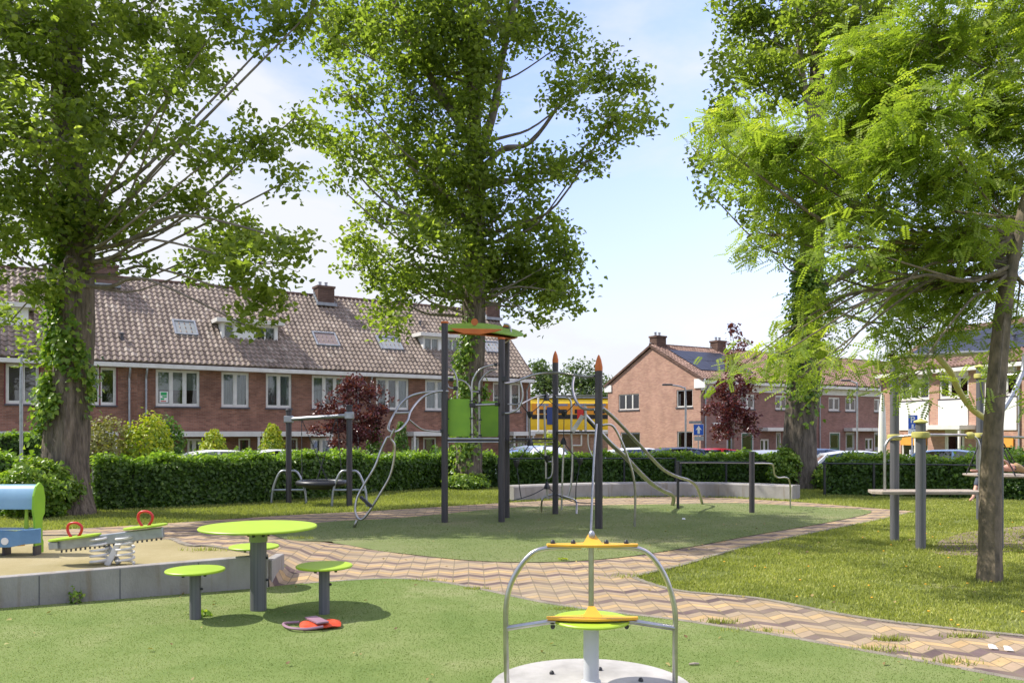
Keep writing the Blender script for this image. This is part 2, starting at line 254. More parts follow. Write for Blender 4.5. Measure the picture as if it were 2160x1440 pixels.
def pathmat():
    m,t,b=newmat('zigzag_clay_pavers'); N=t.nodes.new; L=t.links.new; b.inputs['Roughness'].default_value=.9; b.inputs['Specular IOR Level'].default_value=.2
    def math_(op,a,b_=None,c=None):
        n=N('ShaderNodeMath'); n.operation=op
        for i,x in enumerate((a,b_,c)):
            if x is None: continue
            if isinstance(x,(int,float)): n.inputs[i].default_value=x
            else: L(x,n.inputs[i])
        return n.outputs[0]
    tc=N('ShaderNodeTexCoord'); mp=N('ShaderNodeMapping'); mp.inputs['Rotation'].default_value=(0,0,R(-3)); L(tc.outputs['Object'],mp.inputs[0]); s=N('ShaderNodeSeparateXYZ'); L(mp.outputs[0],s.inputs[0])
    p=.354; tri=math_('PINGPONG',s.outputs[0],p/2)         # 0..p/2
    v=math_('ADD',math_('MULTIPLY',tri,.75),s.outputs[1])
    row=math_('DIVIDE',v,.125); fr=math_('FRACT',row); idx=math_('FLOORED_MODULO',math_('FLOOR',row),4.0)
    n=N('ShaderNodeTexNoise'); n.inputs['Scale'].default_value=7; n.inputs['Detail'].default_value=7; n.inputs['Roughness'].default_value=.7; L(tc.outputs['Object'],n.inputs['Vector'])
    n3=N('ShaderNodeTexNoise'); n3.inputs['Scale'].default_value=.9; n3.inputs['Detail'].default_value=5; L(tc.outputs['Object'],n3.inputs['Vector'])
    r=N('ShaderNodeValToRGB'); r.color_ramp.interpolation='CONSTANT'; e=r.color_ramp.elements
    e[0].position=0; e[0].color=(.135,.095,.09,1); e[1].position=.2; e[1].color=(.36,.265,.175,1)
    q=e.new(.45); q.color=(.45,.31,.155,1); q=e.new(.7); q.color=(.35,.265,.18,1)
    L(math_('DIVIDE',math_('ADD',idx,.1),4.0),r.inputs[0])
    # brick to brick variation
    wn=N('ShaderNodeTexWhiteNoise'); wn.noise_dimensions='2D'; cb=N('ShaderNodeCombineXYZ'); L(math_('FLOOR',math_('DIVIDE',s.outputs[0],p/2)),cb.inputs[0]); L(math_('FLOOR',row),cb.inputs[1]); L(cb.outputs[0],wn.inputs['Vector'])
    var=math_('MULTIPLY_ADD',wn.outputs[0],.3,.82); var=math_('MULTIPLY',var,math_('MULTIPLY_ADD',n.outputs[0],.7,.62))
    mu=N('ShaderNodeMixRGB'); mu.blend_type='MULTIPLY'; mu.inputs[0].default_value=1; L(r.outputs[0],mu.inputs[1]); L(var,mu.inputs[2])
    # dust and moss drawn over it
    r2=N('ShaderNodeValToRGB'); r2.color_ramp.elements[0].position=.42; r2.color_ramp.elements[1].position=.68; L(n3.outputs[0],r2.inputs[0])
    md=N('ShaderNodeMixRGB'); md.inputs[2].default_value=(.33,.265,.175,1); L(math_('MULTIPLY',r2.outputs[0],.65),md.inputs[0]); L(mu.outputs[0],md.inputs[1])
    edge=math_('MINIMUM',fr,math_('SUBTRACT',1.0,fr)); fx=math_('FRACT',math_('DIVIDE',s.outputs[0],p/2)); e2=math_('MINIMUM',fx,math_('SUBTRACT',1.0,fx))
    joint=math_('LESS_THAN',math_('MINIMUM',math_('MULTIPLY',edge,1.0),math_('MULTIPLY',e2,1.4)),.05)
    mj=N('ShaderNodeMixRGB'); mj.inputs[2].default_value=(.17,.14,.09,1); L(math_('MULTIPLY',joint,.75),mj.inputs[0]); L(md.outputs[0],mj.inputs[1]); L(mj.outputs[0],b.inputs['Base Color'])
    bp=N('ShaderNodeBump'); bp.inputs['Strength'].default_value=.5; bp.inputs['Distance'].default_value=.01; L(math_('SUBTRACT',n.outputs[0],joint),bp.inputs['Height']); L(bp.outputs[0],b.inputs['Normal']); return m
M['path']=pathmat()
# ---------------------------------------------------------------- the ground
def sm01(t): t=max(0,min(1,t)); return t*t*(3-2*t)
WA=G(-160,1300); WB=G(566,1243)              # foot of the sandpit wall
wd=(WB-WA).normalized(); wn_=Vector((-wd.y,wd.x,0))
def behind(x,y): return (Vector((x,y,0))-WA).dot(wn_)
def raise_(x,y):
    r=.265*(1-sm01((x+2.75)/.95))*(1-sm01((y-10.4)/2.3))
    return .55*r*sm01((y-WB.y-.05)/.9) if x>WB.x-.02 else r
def street(x,y):
    # lower street level beyond the hedges
    d=-99
    for (ax,ay,bx,by) in HL:
        dx,dy=bx-ax,by-ay; l=math.hypot(dx,dy); d2=(-(x-ax)*dy+(y-ay)*dx)/l
        d=max(d,0) if False else d
        HD.append(d2)
    m=min(HD); HD.clear(); return -.45*sm01((m-1.5)/3.0)
HD=[]
HL=[(-10,16.8,-5.5,19.5),(-5.77,19.4,-2.08,24.2),(-2,24.4,4,24.4),(3.4,23.8,12,19.5)]
HL=[(-12,15.9,-3.5,22.4),(-4,23.6,12,23.6),(7,21.3,14,20.0)]
def gz(x,y): return street(x,y)+ (raise_(x,y) if behind(x,y)>.35 else 0)
def GR(px,py):
    z=.1
    for _ in range(12): v=G(px,py,z); z=.5*z+.5*raise_(v.x,v.y)
    return G(px,py,z)
def gridmesh(name,xs,ys,fn,mat,label=None,kind='structure'):
    X,Yy=np.meshgrid(xs,ys,indexing='ij'); Z=np.array([[fn(x,y) for y in ys] for x in xs]); V=np.stack([X,Yy,Z],-1).reshape(-1,3)
    nx,ny=len(xs),len(ys); i,j=np.meshgrid(np.arange(nx-1),np.arange(ny-1),indexing='ij'); a=(i*ny+j).ravel(); Fa=np.stack([a,a+ny,a+ny+1,a+1],-1).ravel()
    o=npmesh(name,V,Fa,4,mat); o['kind']=kind; return o
import bmesh
def region(name,poly,fn,dz,mat,step=.5,kind='structure',parent=None):
    from mathutils.geometry import tessellate_polygon
    bm=bmesh.new(); q_=[]
    for p in poly:
        if not q_ or math.hypot(p[0]-q_[-1][0],p[1]-q_[-1][1])>.004: q_.append(p)
    poly=q_; vs=[bm.verts.new((p[0],p[1],0)) for p in poly]
    for tri in tessellate_polygon([[Vector((p[0],p[1],0)) for p in poly]]):
        a,b_,c=[vs[i] for i in tri]
        if (b_.co-a.co).cross(c.co-a.co).z<0: b_,c=c,b_
        try: bm.faces.new((a,b_,c))
        except ValueError: pass
    xs=[p[0] for p in poly]; ys=[p[1] for p in poly]
    for ax,lo,hi in ((0,min(xs),max(xs)),(1,min(ys),max(ys))):
        c=math.floor(lo/step)*step+step
        while c<hi:
            co=[0,0,0]; co[ax]=c; no=[0,0,0]; no[ax]=1
            bmesh.ops.bisect_plane(bm,geom=bm.verts[:]+bm.edges[:]+bm.faces[:],plane_co=co,plane_no=no); c+=step
    for v in bm.verts: v.co.z=fn(v.co.x,v.co.y)+dz
    me=bpy.data.meshes.new(name); bm.to_mesh(me); bm.free(); o=link(name,me,mat,parent)
    if kind: o['kind']=kind
    return o
def sp(pts,k=5): return [(v.x,v.y) for v in smooth(pts,k)]
xs=np.concatenate([[-700,-300,-120,-60,-40,-25],np.arange(-18,22.1,.5),[26,32,45,70,130,300,700]]); ys=np.concatenate([[-60,-20,-5,0],np.arange(1,32,.5),[34,38,44,52,70,110,200,500,1400]])
lawn=gridmesh('lawn',xs,ys,gz,M['lawn'])
up=[GR(-160,1128),GR(90,1119),GR(350,1104),G(620,1086),G(800,1077),G(1075,1060),G(1250,1052),G(1450,1048),G(1655,1057),G(1830,1071),G(1925,1078)]
lo=[G(1925,1080),G(1850,1097),G(1700,1127),G(1560,1157),G(1440,1192),G(1352,1213),G(1342,1221),G(1430,1247),G(1600,1264),G(1800,1302),G(2000,1327),G(2200,1347),G(2500,1375)]
TANK=sp([G(560,1177,.25),G(524,1168,.26),GR(440,1154),GR(383,1148),GR(297,1136),GR(180,1130),GR(0,1133),GR(-200,1140)],4)
TANE=[(WB.x+.0,WB.y+.05)]+TANK
pathpoly=sp(up,4)+sp(lo,6)+[tuple(G(2600,1600)[:2]),tuple(G(1500,1500)[:2]),(-.6,7.6),(WB.x+.02,WB.y-.5)]+TANE
region('path',pathpoly,lambda x,y:raise_(x,y),.008,M['path'])
isl=[G(560,1119),G(700,1101),G(850,1093),G(1080,1071),G(1200,1068),G(1400,1064),G(1560,1062),G(1700,1069),G(1838,1078),G(1760,1100),G(1600,1128),G(1450,1156),G(1300,1178),G(1150,1187),G(1000,1184),G(850,1169),G(700,1151),G(600,1138),G(560,1119)]
islp=sp(isl,4)[:-1]; region('play_turf',islp,lambda x,y:raise_(x,y),.016,M['turf2'])
tb=[WB+wn_*-.02,G(640,1234),G(720,1228),G(830,1223),G(920,1230),G(1000,1243),G(1150,1275),G(1300,1296),G(1432,1312),G(1629,1343),G(1787,1371),G(1998,1410),G(2160,1440),G(2400,1480)]
turfp=[tuple((WA+wn_*.03)[:2]),tuple((WB+wn_*.03)[:2])]+sp(tb[1:],4)+[(6,3.2),(6,-3),(-12,-3),(-12,5)]
region('turf',turfp,lambda x,y:0,.024,M['turf'],step=1.0)
tanp=[tuple((WA+wn_*.08)[:2]),(WB.x-.01,WB.y+.06)]+TANK
region('rubber_surface',tanp,raise_,.012,M['tan'],step=.25)
soilp=[tuple(G(*p)[:2]) for p in [(1960,1165),(1985,1140),(2040,1122),(2120,1113),(2200,1108),(2290,1125),(2250,1150),(2160,1160),(2080,1172),(2010,1172)]]
soilp=sp([Vector((*p,0)) for p in soilp+[soilp[0]]],4)[:-1]; region('bare_ground',soilp,lambda x,y:0,.006,M['soil'])
# kerbs, road and garden pavements
def kerb(name,pts,wdt,ht,mat,fn=lambda x,y:0,label='',parent=None,kind='structure'):
    mb=MB(); ps=[Vector((p[0],p[1],0)) for p in pts]
    vs=[]
    for i,p in enumerate(ps):
        t=(ps[min(i+1,len(ps)-1)]-ps[max(i-1,0)]).normalized(); nrm=Vector((-t.y,t.x,0)); z=fn(p.x,p.y)
        for s_,zz in ((-.5,-.1),(-.5,ht),(.5,ht),(.5,-.1)): vs.append(p+nrm*wdt*s_+Vector((0,0,z+zz)))
    fs=[(4*i+k,4*i+(k+1)%4,4*i+4+(k+1)%4,4*i+4+k) for i in range(len(ps)-1) for k in range(4)]+[(0,1,2,3),tuple(4*(len(ps)-1)+k for k in (3,2,1,0))]
    mb.add(vs,fs); o=mb.build(name,mat,parent)
    if kind: o['kind']=kind
    return o
kerb('kerb',sp(lo,6),.07,.018,M['kerbc'])
kerb('kerb',sp(tb[1:],4),.07,.026,M['kerbc'])
kerb('kerb',TANK,.07,.03,M['kerbc'],raise_)
dS=Vector((.841,.541,0)); nS=Vector((-.541,.841,0)); F0=Vector((-18.3,36.6,0))
A_=F0-nS*9.5-dS*22; B_=F0-nS*9.5+dS*14.5
roadp=[A_,B_,Vector((2,29.2,0)),Vector((12,27.5,0)),Vector((18,24,0)),Vector((30,20,0)),Vector((34,30,0)),Vector((19.4,39,0)),Vector((17.5,47,0)),Vector((30,60,0)),Vector((70,86,0)),Vector((66,92,0)),Vector((12,50.5,0)),Vector((7,52,0)),Vector((6,70,0)),Vector((2,70,0)),Vector((1.8,48.5,0)),F0-nS*4+dS*20,F0-nS*4-dS*22]
region('road',[tuple(v[:2]) for v in roadp],lambda x,y:-.45,.012,M['asphalt'],step=4)
# grass blades
def inpoly(x,y,poly):
    poly=np.array(poly); r=np.zeros(len(x),bool); n=len(poly)
    for i in range(n):
        x1,y1=poly[i];x2,y2=poly[(i+1)%n]
        c=((y1>y)!=(y2>y))&(x<(x2-x1)*(y-y1)/(y2-y1+1e-12)+x1); r^=c
    return r
def blades(name,x,y,z,h,wd_,mat,lean=.5,tone=None,label=None):
    n=len(x); a=rng.uniform(0,2*PI,n); hh=h*rng.uniform(.5,1.3,n); dx=np.cos(a)*wd_*.5; dy=np.sin(a)*wd_*.5; la=rng.uniform(0,2*PI,n); ll=hh*lean*rng.uniform(0,1,n)
    V=np.empty((n,3,3)); V[:,0]=np.stack([x-dx,y-dy,z-.004],-1); V[:,1]=np.stack([x+dx,y+dy,z-.004],-1); V[:,2]=np.stack([x+np.cos(la)*ll,y+np.sin(la)*ll,z+hh],-1)
    if tone is None: tone=np.clip(rng.normal(.45,.2,n),0,1)
    o=npmesh(name,V.reshape(-1,3),np.arange(3*n),3,mat,tone=np.repeat(tone,3)); tag(o,label,'grass',kind='stuff'); return o
def scatter(n,x0,x1,y0,y1,power=2.0):
    u=rng.uniform(0,1,n); y=y0*(y1/y0)**u if power else rng.uniform(y0,y1,n); return rng.uniform(x0,x1,n),y
def vn(x,y,s):   # cheap smooth noise 0..1
    return .5+.25*(np.sin(x*s+1.3*np.sin(y*s*.7))+np.sin(y*s*1.3+1.7*np.sin(x*s*.6)+2))
x,y=scatter(520000,-1,13,5.2,22); k=np.abs(x/y)<.66; x,y=x[k],y[k]; lop=sp(lo,6)+[(14,4.5),(15,22),(9,22)]
k=inpoly(x,y,lop)&~(inpoly(x,y,soilp)&(rng.uniform(0,1,len(x))<.72))&~((vn(x,y,3.1)+.25*vn(x,y,11.)>.98)&(rng.uniform(0,1,len(x))<.75)); x,y=x[k],y[k]
t=np.clip(.42+.35*(vn(x,y,2.1)-.5)+.25*(vn(x,y,7.)-.5)+rng.normal(0,.16,len(x)),0,1)
blades('lawn_grass',x,y,np.zeros(len(x)),.040*(.6+.12*y/8),.008+.0016*y,M['grass'],.8,t,'bright sunlit grass of the lawn right of the zigzag path')
x,y=scatter(330000,-11,9,12,24.5); k=np.abs(x/y)<.66; x,y=x[k],y[k]
upl=sp(up,4)+[(16,23),(14,26),(-2,26),(-14,17)]
hd=np.array([min(0,1) for _ in range(1)]); k=inpoly(x,y,upl); x,y=x[k],y[k]; z=np.array([gz(a,b) for a,b in zip(x,y)])
t=np.clip(.35+.4*(vn(x,y,1.3)-.5)+rng.normal(0,.16,len(x)),0,1)
blades('lawn_grass',x,y,z,.05,.03,M['grass'],.8,t,'grass strip between the path and the clipped hedges')
x,y=scatter(150000,-8,9,10.1,21); k=(np.abs(x/y)<.66)&inpoly(x,y,islp); x,y=x[k],y[k]
t=np.clip(.38+.4*(vn(x,y,.9)-.5)+rng.normal(0,.12,len(x)),0,.9); t[rng.uniform(0,1,len(x))<.02]=1
blades('turf_pile',x,y,np.full(len(x),.016),.008,.016,M['turfb'],.9,t,'short worn pile of the turf under the climbing tower')
x,y=scatter(190000,-5.5,4.5,4.3,9.2); k=(np.abs(x/y)<.66)&inpoly(x,y,turfp); x,y=x[k],y[k]
t=np.clip(.42+.45*(vn(x,y,1.1)-.5)+.2*(vn(x,y,4.3)-.5)+rng.normal(0,.09,len(x)),0,.9); t[rng.uniform(0,1,len(x))<.025]=1
blades('turf_pile',x,y,np.full(len(x),.024),.0065,.0055+.0006*y,M['turfb'],.9,t,'short pile of the artificial turf in the foreground')
# weeds in paving joints and along edges
x=[];y=[]
for (a,b,c,sg) in [(1190,1290,0,.05),(1580,1335,0,.09),(1840,1374,0,.08),(1990,1400,0,.09),(1340,1218,0,.1),(440,1156,.3,.1),(635,1137,0,.08),(2040,1345,0,.05),(1880,1352,0,.04),(1520,1315,0,.05),(1000,1246,0,.05),(900,1228,0,.06)]:
    g=G(a,b,c); m=110; x+=list(rng.normal(g.x,sg*1.6,m)); y+=list(rng.normal(g.y,sg*.5,m))
for c,sg,m in [(G(1887,1143),.13,500),(G(1942,1160),.13,500),(G(2090,1228),.22,1200),(G(2108,1159),.12,300),(G(610,1063),.2,500),(G(738,1070),.2,500)]:
    x+=list(rng.normal(c.x,sg,m)); y+=list(rng.normal(c.y,sg,m))
x=np.array(x);y=np.array(y); z=np.array([raise_(a,b) for a,b in zip(x,y)])+.01
blades('grass_tufts',x,y,z,.045,.012,M['grass'],.9,np.clip(rng.normal(.35,.2,len(x)),0,1),'tufts of grass in paving joints and round the posts')
x,y=scatter(90,.5,9,5.6,15); k=inpoly(x,y,lop); x,y=x[k],y[k]
mb=MB()
for a,b in zip(x,y): mb.lathe([(.003,.03),(.013,.036),(.013,.04),(.004,.045)],(a,b,0),6)
tag(mb.build('dandelions',M['yellow']),'small yellow dandelion heads scattered in the sunny lawn','flowers',kind='stuff')
# ---------------------------------------------------------------- foliage tools
def unit(v): return v/np.linalg.norm(v,axis=1,keepdims=True)
def leaves(name,mat,parent,pos,size,up=.4,tone=None,aspect=.42,droop=0,out=None,cup=.12):
    n=len(pos); nr=rng.normal(0,1,(n,3)); 
    if out is not None: nr=nr*.55+out
    nr[:,2]=np.abs(nr[:,2])*1.0+up; nr=unit(nr)
    d=rng.normal(0,1,(n,3)); d[:,2]-=droop; d-=nr*(d*nr).sum(1,keepdims=True); d=unit(d); s=np.cross(nr,d); sz=(size*rng.uniform(.65,1.25,n))[:,None]
    V=np.empty((n,6,3)); V[:,0]=pos; V[:,1]=pos+(d*.25-s*aspect*.95+nr*cup)*sz; V[:,2]=pos+(d*.6-s*aspect*.62+nr*cup)*sz; V[:,3]=pos+d*sz-nr*cup*.6*sz; V[:,4]=pos+(d*.6+s*aspect*.62+nr*cup)*sz; V[:,5]=pos+(d*.25+s*aspect*.95+nr*cup)*sz
    b=np.arange(n)[:,None]*6; Fa=np.concatenate([b+np.array([[0,3,2,1]]),b+np.array([[0,5,4,3]])],1).ravel()
    if tone is None: tone=np.clip(rng.normal(.42,.22,n),0,1)
    return npmesh(name,V.reshape(-1,3),Fa,4,mat,parent,np.repeat(tone,6))
def inball(n):
    v=unit(rng.normal(0,1,(n,3))); return v*(rng.uniform(0,1,(n,1))**(1/2.6))
def crown_points(clumps,n,sub=.32,spread=.2,dens=1.0,gap=1.3):
    """clumps: (centre, rx, ry(depth), rz, weight). returns leaf positions, tone, twig centres"""
    wgt=np.array([c[4]*c[1]*c[2]*c[3] for c in clumps]); wgt/=wgt.sum(); PS=[];TN=[];TW=[]
    for (c,rx,ry,rz,_),w_ in zip(clumps,wgt):
        m=int(n*w_); k=max(3,int(m/22)); sc_=inball(k*2)*np.array([rx,ry,rz])+np.array(c); q=2*PI/(gap or 1.3)
        ns=np.sin(sc_[:,0]*q+1.7*np.sin(sc_[:,2]*q*.7))+np.sin(sc_[:,2]*q*1.2+1.3*np.sin(sc_[:,1]*q*.8)+2)+np.sin(sc_[:,1]*q*.9+sc_[:,0]*q*.5)+rng.normal(0,.35,len(sc_))
        sc_=sc_[np.argsort(-ns)[:k]]; TW.append(sc_)
        w=rng.uniform(.3,1.7,k); w/=w.sum(); id_=rng.choice(k,m,p=w); off=np.clip(rng.normal(0,1,(m,3)),-1.75,1.75)*np.array([spread,spread,spread*.8])
        PS.append(sc_[id_]+off); base=rng.uniform(-.13,.13,k)+rng.uniform(-.07,.07)
        TN.append(np.clip(.4+base[id_]+rng.normal(0,.13,m)+.06*off[:,2]/spread,0,1))
    return np.concatenate(PS),np.concatenate(TN),TW
def trunkmesh(parent,name,path,radii,mat,n=22,rough=.07,flare=0):
    pts=smooth(path,7); m=len(pts); rr=[]; q=len(path)-1
    for i in range(m):
        f=i/(m-1)*q; a=min(int(f),q-1); rr.append(radii[a]+(radii[a+1]-radii[a])*(f-a))
    V=[];ph=[random.uniform(0,6) for _ in range(6)]
    for i,(p,r) in enumerate(zip(pts,rr)):
        for k in range(n):
            th=2*PI*k/n; z=p.z; rad=r*(1+rough*(math.sin(3*th+ph[0]+z*.7)+.7*math.sin(5*th+ph[1]-z*1.1)+.5*math.sin(9*th+ph[2]+z*2)+.4*math.sin(th*2+z*3+ph[3])))+random.uniform(-.008,.008)*min(1,r*4)
            if flare: rad+=r*flare*math.exp(-max(z,0)/.45)*(.6+.4*math.sin(4*th+ph[4]))
            V.append((p.x+rad*math.cos(th),p.y+rad*math.sin(th),z))
    fs=[(i*n+k,i*n+(k+1)%n,(i+1)*n+(k+1)%n,(i+1)*n+k) for i in range(m-1) for k in range(n)]+[tuple((m-1)*n+k for k in range(n))]
    mb=MB(); mb.add(V,fs); return mb.build(name,mat,parent,sm=True)
def limb(mb,a,b,r0,r1,sag=.0,n=6):
    a=Vector(a);b=Vector(b);L_=(b-a).length; m=(a+b)/2+Vector((random.uniform(-.1,.1)*L_,random.uniform(-.1,.1)*L_,(-.12 if b.z>a.z else .10)*L_+sag)); q=a+(m-a)*.5+Vector((0,0,-.02*L_))
    pts=smooth([a,q,m,b],4); k=len(pts); mb.tube(pts,[r0+(r1-r0)*i/(k-1) for i in range(k)],n,False)
def tree(label,base,path,radii,clumps,nleaf,leafsize,mat,barkm,cat='tree',group=None,name='tree',sub=.2,limbs=True,flare=.35,twig=.012,up=.35,minz=1.6,lr=.011,extra=None,leafy=None,n=22):
    root=thing(name,label,cat,base,group=group); trunkmesh(root,'trunk',path,radii,barkm,flare=flare,n=n)
    pos,tn,tw=crown_points(clumps,nleaf,spread=sub,gap=leafsize*8 if leafy is None else .9)
    if leafy: leafy(root,pos,tn,mat)
    else: leaves('crown',mat,root,pos,leafsize,up,tn)
    mb=MB(); tp=smooth(path,8)
    for (c,rx,ry,rz,_),t_ in zip(clumps,tw):
        c=Vector(c); a0=min(tp,key=lambda p:abs(p.z-c.z)); hd_=math.hypot(c.x-a0.x,c.y-a0.y); zt_=max(base[2]+minz+random.uniform(0,.16)*minz,c.z-hd_*random.uniform(.3,.95)); best=min(tp,key=lambda p:abs(p.z-zt_))
        L_=(c-best).length
        if limbs: limb(mb,best,c,min(.12,lr*L_+.012),.014*twig/.012)
        for s_ in t_[:int(len(t_)*.5)]:
            limb(mb,c+(Vector(s_)-c)*.1,s_,twig,twig*.35,n=4)
    for pl,ra,rb in (extra or []): q_=smooth([P(a,b,Y_) for a,b,Y_ in pl],5); mb.tube(q_,[ra+(rb-ra)*i/(len(q_)-1) for i in range(len(q_))],10,False,.05)
    if mb.v: mb.build('branches',M['barkd'] if barkm is not M['bark2'] else barkm,root,sm=True)
    return root
def PX(lst,Y,dj=1.8,dscale=1.0,wt=1.0,low=None):
    """ellipses measured in the photograph turned into clumps of a crown Y metres away, spread in depth round the trunk"""
    o=[]
    for e in lst:
        cx,cy,rx,ry=e[:4]; dy=e[4] if len(e)>4 else random.uniform(-dj,dj); c=P(cx,cy,Y+dy); k=(Y+dy)/F
        o.append((tuple(c),rx*k,max(rx*k*.9,.5)*dscale,ry*k,e[5] if len(e)>5 else (wt if low is None or cy<low[0] or cx<low[1] else low[2])))
    return o
# ---------------------------------------------------------------- trees
T1=P(150,1080,16.6); b1=(T1.x,T1.y,0)
def pth(l): return [P(a,b,c) for a,b,c in l]
p1=[Vector((T1.x+.0,16.6,-.1)),P(140,1000,16.6),P(140,900,16.6),P(152,760,16.6),P(162,600,16.6),P(160,420,16.7),P(140,200,16.8),P(150,-100,17),P(160,-500,17.2),P(170,-900,17.2)]
r1=[.44,.42,.41,.34,.31,.30,.28,.24,.17,.06]
c1=PX([(100,60,170,120),(-60,120,120,140),(300,50,120,90),(470,40,110,70),(590,60,80,60),(660,20,70,60),(60,300,150,110),(230,250,110,120),(360,200,80,90),(130,460,160,100),(-60,450,120,120),(40,580,60,60),(280,430,90,80),(420,130,80,70),(450,330,80,50),(390,300,70,50),(545,300,80,70),(620,250,45,55),(600,385,50,45),(430,440,60,55),(500,500,90,40),(540,560,100,50),(430,560,60,35),(560,640,65,35),(525,690,27,28),(620,510,40,35),(300,560,60,25),(20,680,50,40),(120,600,60,40),(70,730,40,40)],16.6,2.2,low=(400,350,1.9))
c1+=PX([(0,-250,300,200),(300,-250,230,150),(520,-160,130,100),(150,-520,260,170),(-250,0,150,200),(-250,-300,150,200)],17.4,2.0,1.2,wt=.4)  # unseen upper crown, added and shaped for the shade it casts
tree('tall broad poplar with the thick furrowed trunk left of the row of houses',b1,p1,r1,c1,54000,.128,M['leafA'],M['bark'],name='poplar_tree',group='tall poplars round the playground',sub=.15,minz=4.6,lr=.0085)
T2=P(985,1030,24.3)
p2=[Vector((T2.x,24.3,-.15)),P(988,960,24.3),P(992,840,24.3),P(1000,700,24.3),P(1000,560,24.3),P(1005,400,24.4),P(995,200,24.5),P(985,0,24.6),P(985,-300,24.6),P(985,-600,24.6)]
r2=[.40,.36,.33,.32,.29,.25,.20,.15,.1,.03]
c2=PX([(985,40,120,110),(870,70,110,90),(770,50,100,70),(700,80,60,50),(1110,50,80,70),(1190,90,50,70),(1270,150,60,60),(1340,180,50,45),(1370,250,45,35),(1290,250,80,45),(1200,200,60,60),(740,200,70,60),(690,290,50,50),(760,320,70,50),(700,380,40,25),(870,210,90,70),(990,190,70,80),(860,330,90,70),(960,330,80,80),(940,430,110,70),(1080,400,70,60),(1150,350,70,50),(1230,340,60,40),(1040,480,80,60),(1140,470,70,55),(1190,540,50,50),(1100,560,80,60),(1210,620,45,35),(1150,620,50,40),(1130,670,30,22),(1000,590,80,50),(900,500,80,60),(800,430,60,50),(770,500,50,50),(745,560,40,25),(810,570,50,40),(860,600,50,40),(810,650,45,35),(835,690,32,25),(940,620,40,30),(1080,640,30,25),(880,560,60,40),(1060,590,60,40),(1160,580,60,45)]+[(1000+(i%2)*24-12,90+i*78,46,46,-1.0,2.2) for i in range(7)]+[(1000,620,40,30,-.8,1.5)],24.3,1.7,low=(520,0,1.7))
c2+=PX([(985,-200,230,160),(800,-150,130,100),(1150,-150,120,100),(985,-480,180,160)],24.6,1.5,wt=.35)
tree('tall poplar in the middle standing behind the climbing tower',(T2.x,24.3,0),p2,r2,c2,56000,.152,M['leafA'],M['bark'],name='poplar_tree',group='tall poplars round the playground',sub=.22,minz=5,extra=[([(1008,330,24.35),(1040,240,24.1),(1058,130,24.0),(1095,-30,23.9)],.15,.07),([(990,290,24.4),(930,200,24.2),(880,110,24.1),(820,-20,24.0)],.14,.06),([(1005,370,24.3),(1060,315,24.1),(1120,300,24.0),(1190,205,23.9)],.10,.04),([(995,480,24.3),(930,400,24.0),(860,350,23.9)],.09,.03)])
T3=P(1690,1030,24.3)
p3=[Vector((T3.x,24.3,-.15)),P(1688,960,24.3),P(1690,860,24.3),P(1698,740,24.3),P(1708,600,24.3),P(1715,480,24.3),P(1720,300,24.4),P(1725,100,24.5),P(1740,-200,24.6),P(1750,-500,24.6)]
r3=[.50,.46,.46,.40,.35,.30,.24,.2,.13,.04]
c3=PX([(1560,40,60,70),(1640,50,80,80),(1740,30,90,70),(1830,30,60,60),(1520,150,30,50),(1580,140,60,60),(1660,170,80,70),(1505,230,30,50),(1530,270,35,40),(1500,330,35,50),(1530,380,50,45),(1500,410,25,20),(1590,440,45,40),(1620,480,40,30),(1590,330,60,60),(1830,560,60,50),(1880,620,50,50),(1930,640,50,40),(1800,610,35,25),(1950,560,60,60),(2000,640,50,45),(1860,700,30,25)],24.3,1.6)
c3+=PX([(1650,-200,200,150),(1850,-100,140,130),(1740,-480,180,150),(1850,250,100,120),(1800,420,80,80)],24.5,1.5,wt=.4)
tree('tall ivy-clad poplar at the right in front of the salmon brick houses',(T3.x,24.3,0),p3,r3,c3,34000,.155,M['leafA'],M['bark'],name='poplar_tree',group='tall poplars round the playground',sub=.21,minz=5,extra=[([(1718,260,24.4),(1760,170,24.2),(1800,60,24.1),(1812,-60,24.0)],.20,.13),([(1720,270,24.4),(1690,150,24.2),(1680,-30,24.1)],.13,.08),([(1700,640,24.3),(1740,600,24.1),(1800,570,23.9),(1900,500,23.8)],.17,.06)])
# two bare forks of the right hand poplar
# locust in front right
def locust(root,pos,tn,mat):
    pos=pos[::12]; tn=tn[::12]; n=len(pos); 
    d=rng.normal(0,1,(n,3)); d[:,0]-=.25; d[:,2]=-np.abs(d[:,2])*.45-.1; d=unit(d); upv=rng.normal(0,.35,(n,3)); upv[:,2]+=1; s=unit(np.cross(d,upv)); nn=np.cross(s,d); Ln=(.21*rng.uniform(.7,1.25,n))[:,None]
    Vs=[];k=8
    for i in range(k):
        f=(i+.6)/k; c=pos+d*Ln*f+nn*(-.10*f*f)*Ln
        for sg in (-1,1):
            l=.047*rng.uniform(.8,1.2,(n,1))*(1-.35*abs(f-.45)); dirv=unit(s*sg+d*.45-nn*.25); wv=np.cross(nn,dirv)*.013
            q=np.empty((n,4,3)); q[:,0]=c; q[:,1]=c+dirv*l*.5-wv; q[:,2]=c+dirv*l; q[:,3]=c+dirv*l*.5+wv; Vs.append(q)
    V=np.concatenate(Vs,1); m=V.shape[1]; npmesh('crown',V.reshape(-1,3),np.arange(n*m),4,mat,root,np.repeat(np.clip(tn+.03,0,1),m))
T4=G(2088,1228); 
p4=[Vector((T4.x,T4.y,-.1)),P(2089,1150,9.1),P(2092,1000,9.1),P(2100,850,9.1),P(2112,700,9.1),P(2125,600,9.1),P(2150,480,9.1),P(2190,300,9.1),P(2210,100,9.2),P(2220,-150,9.2)]
r4=[.115,.105,.10,.098,.088,.08,.065,.05,.035,.01]
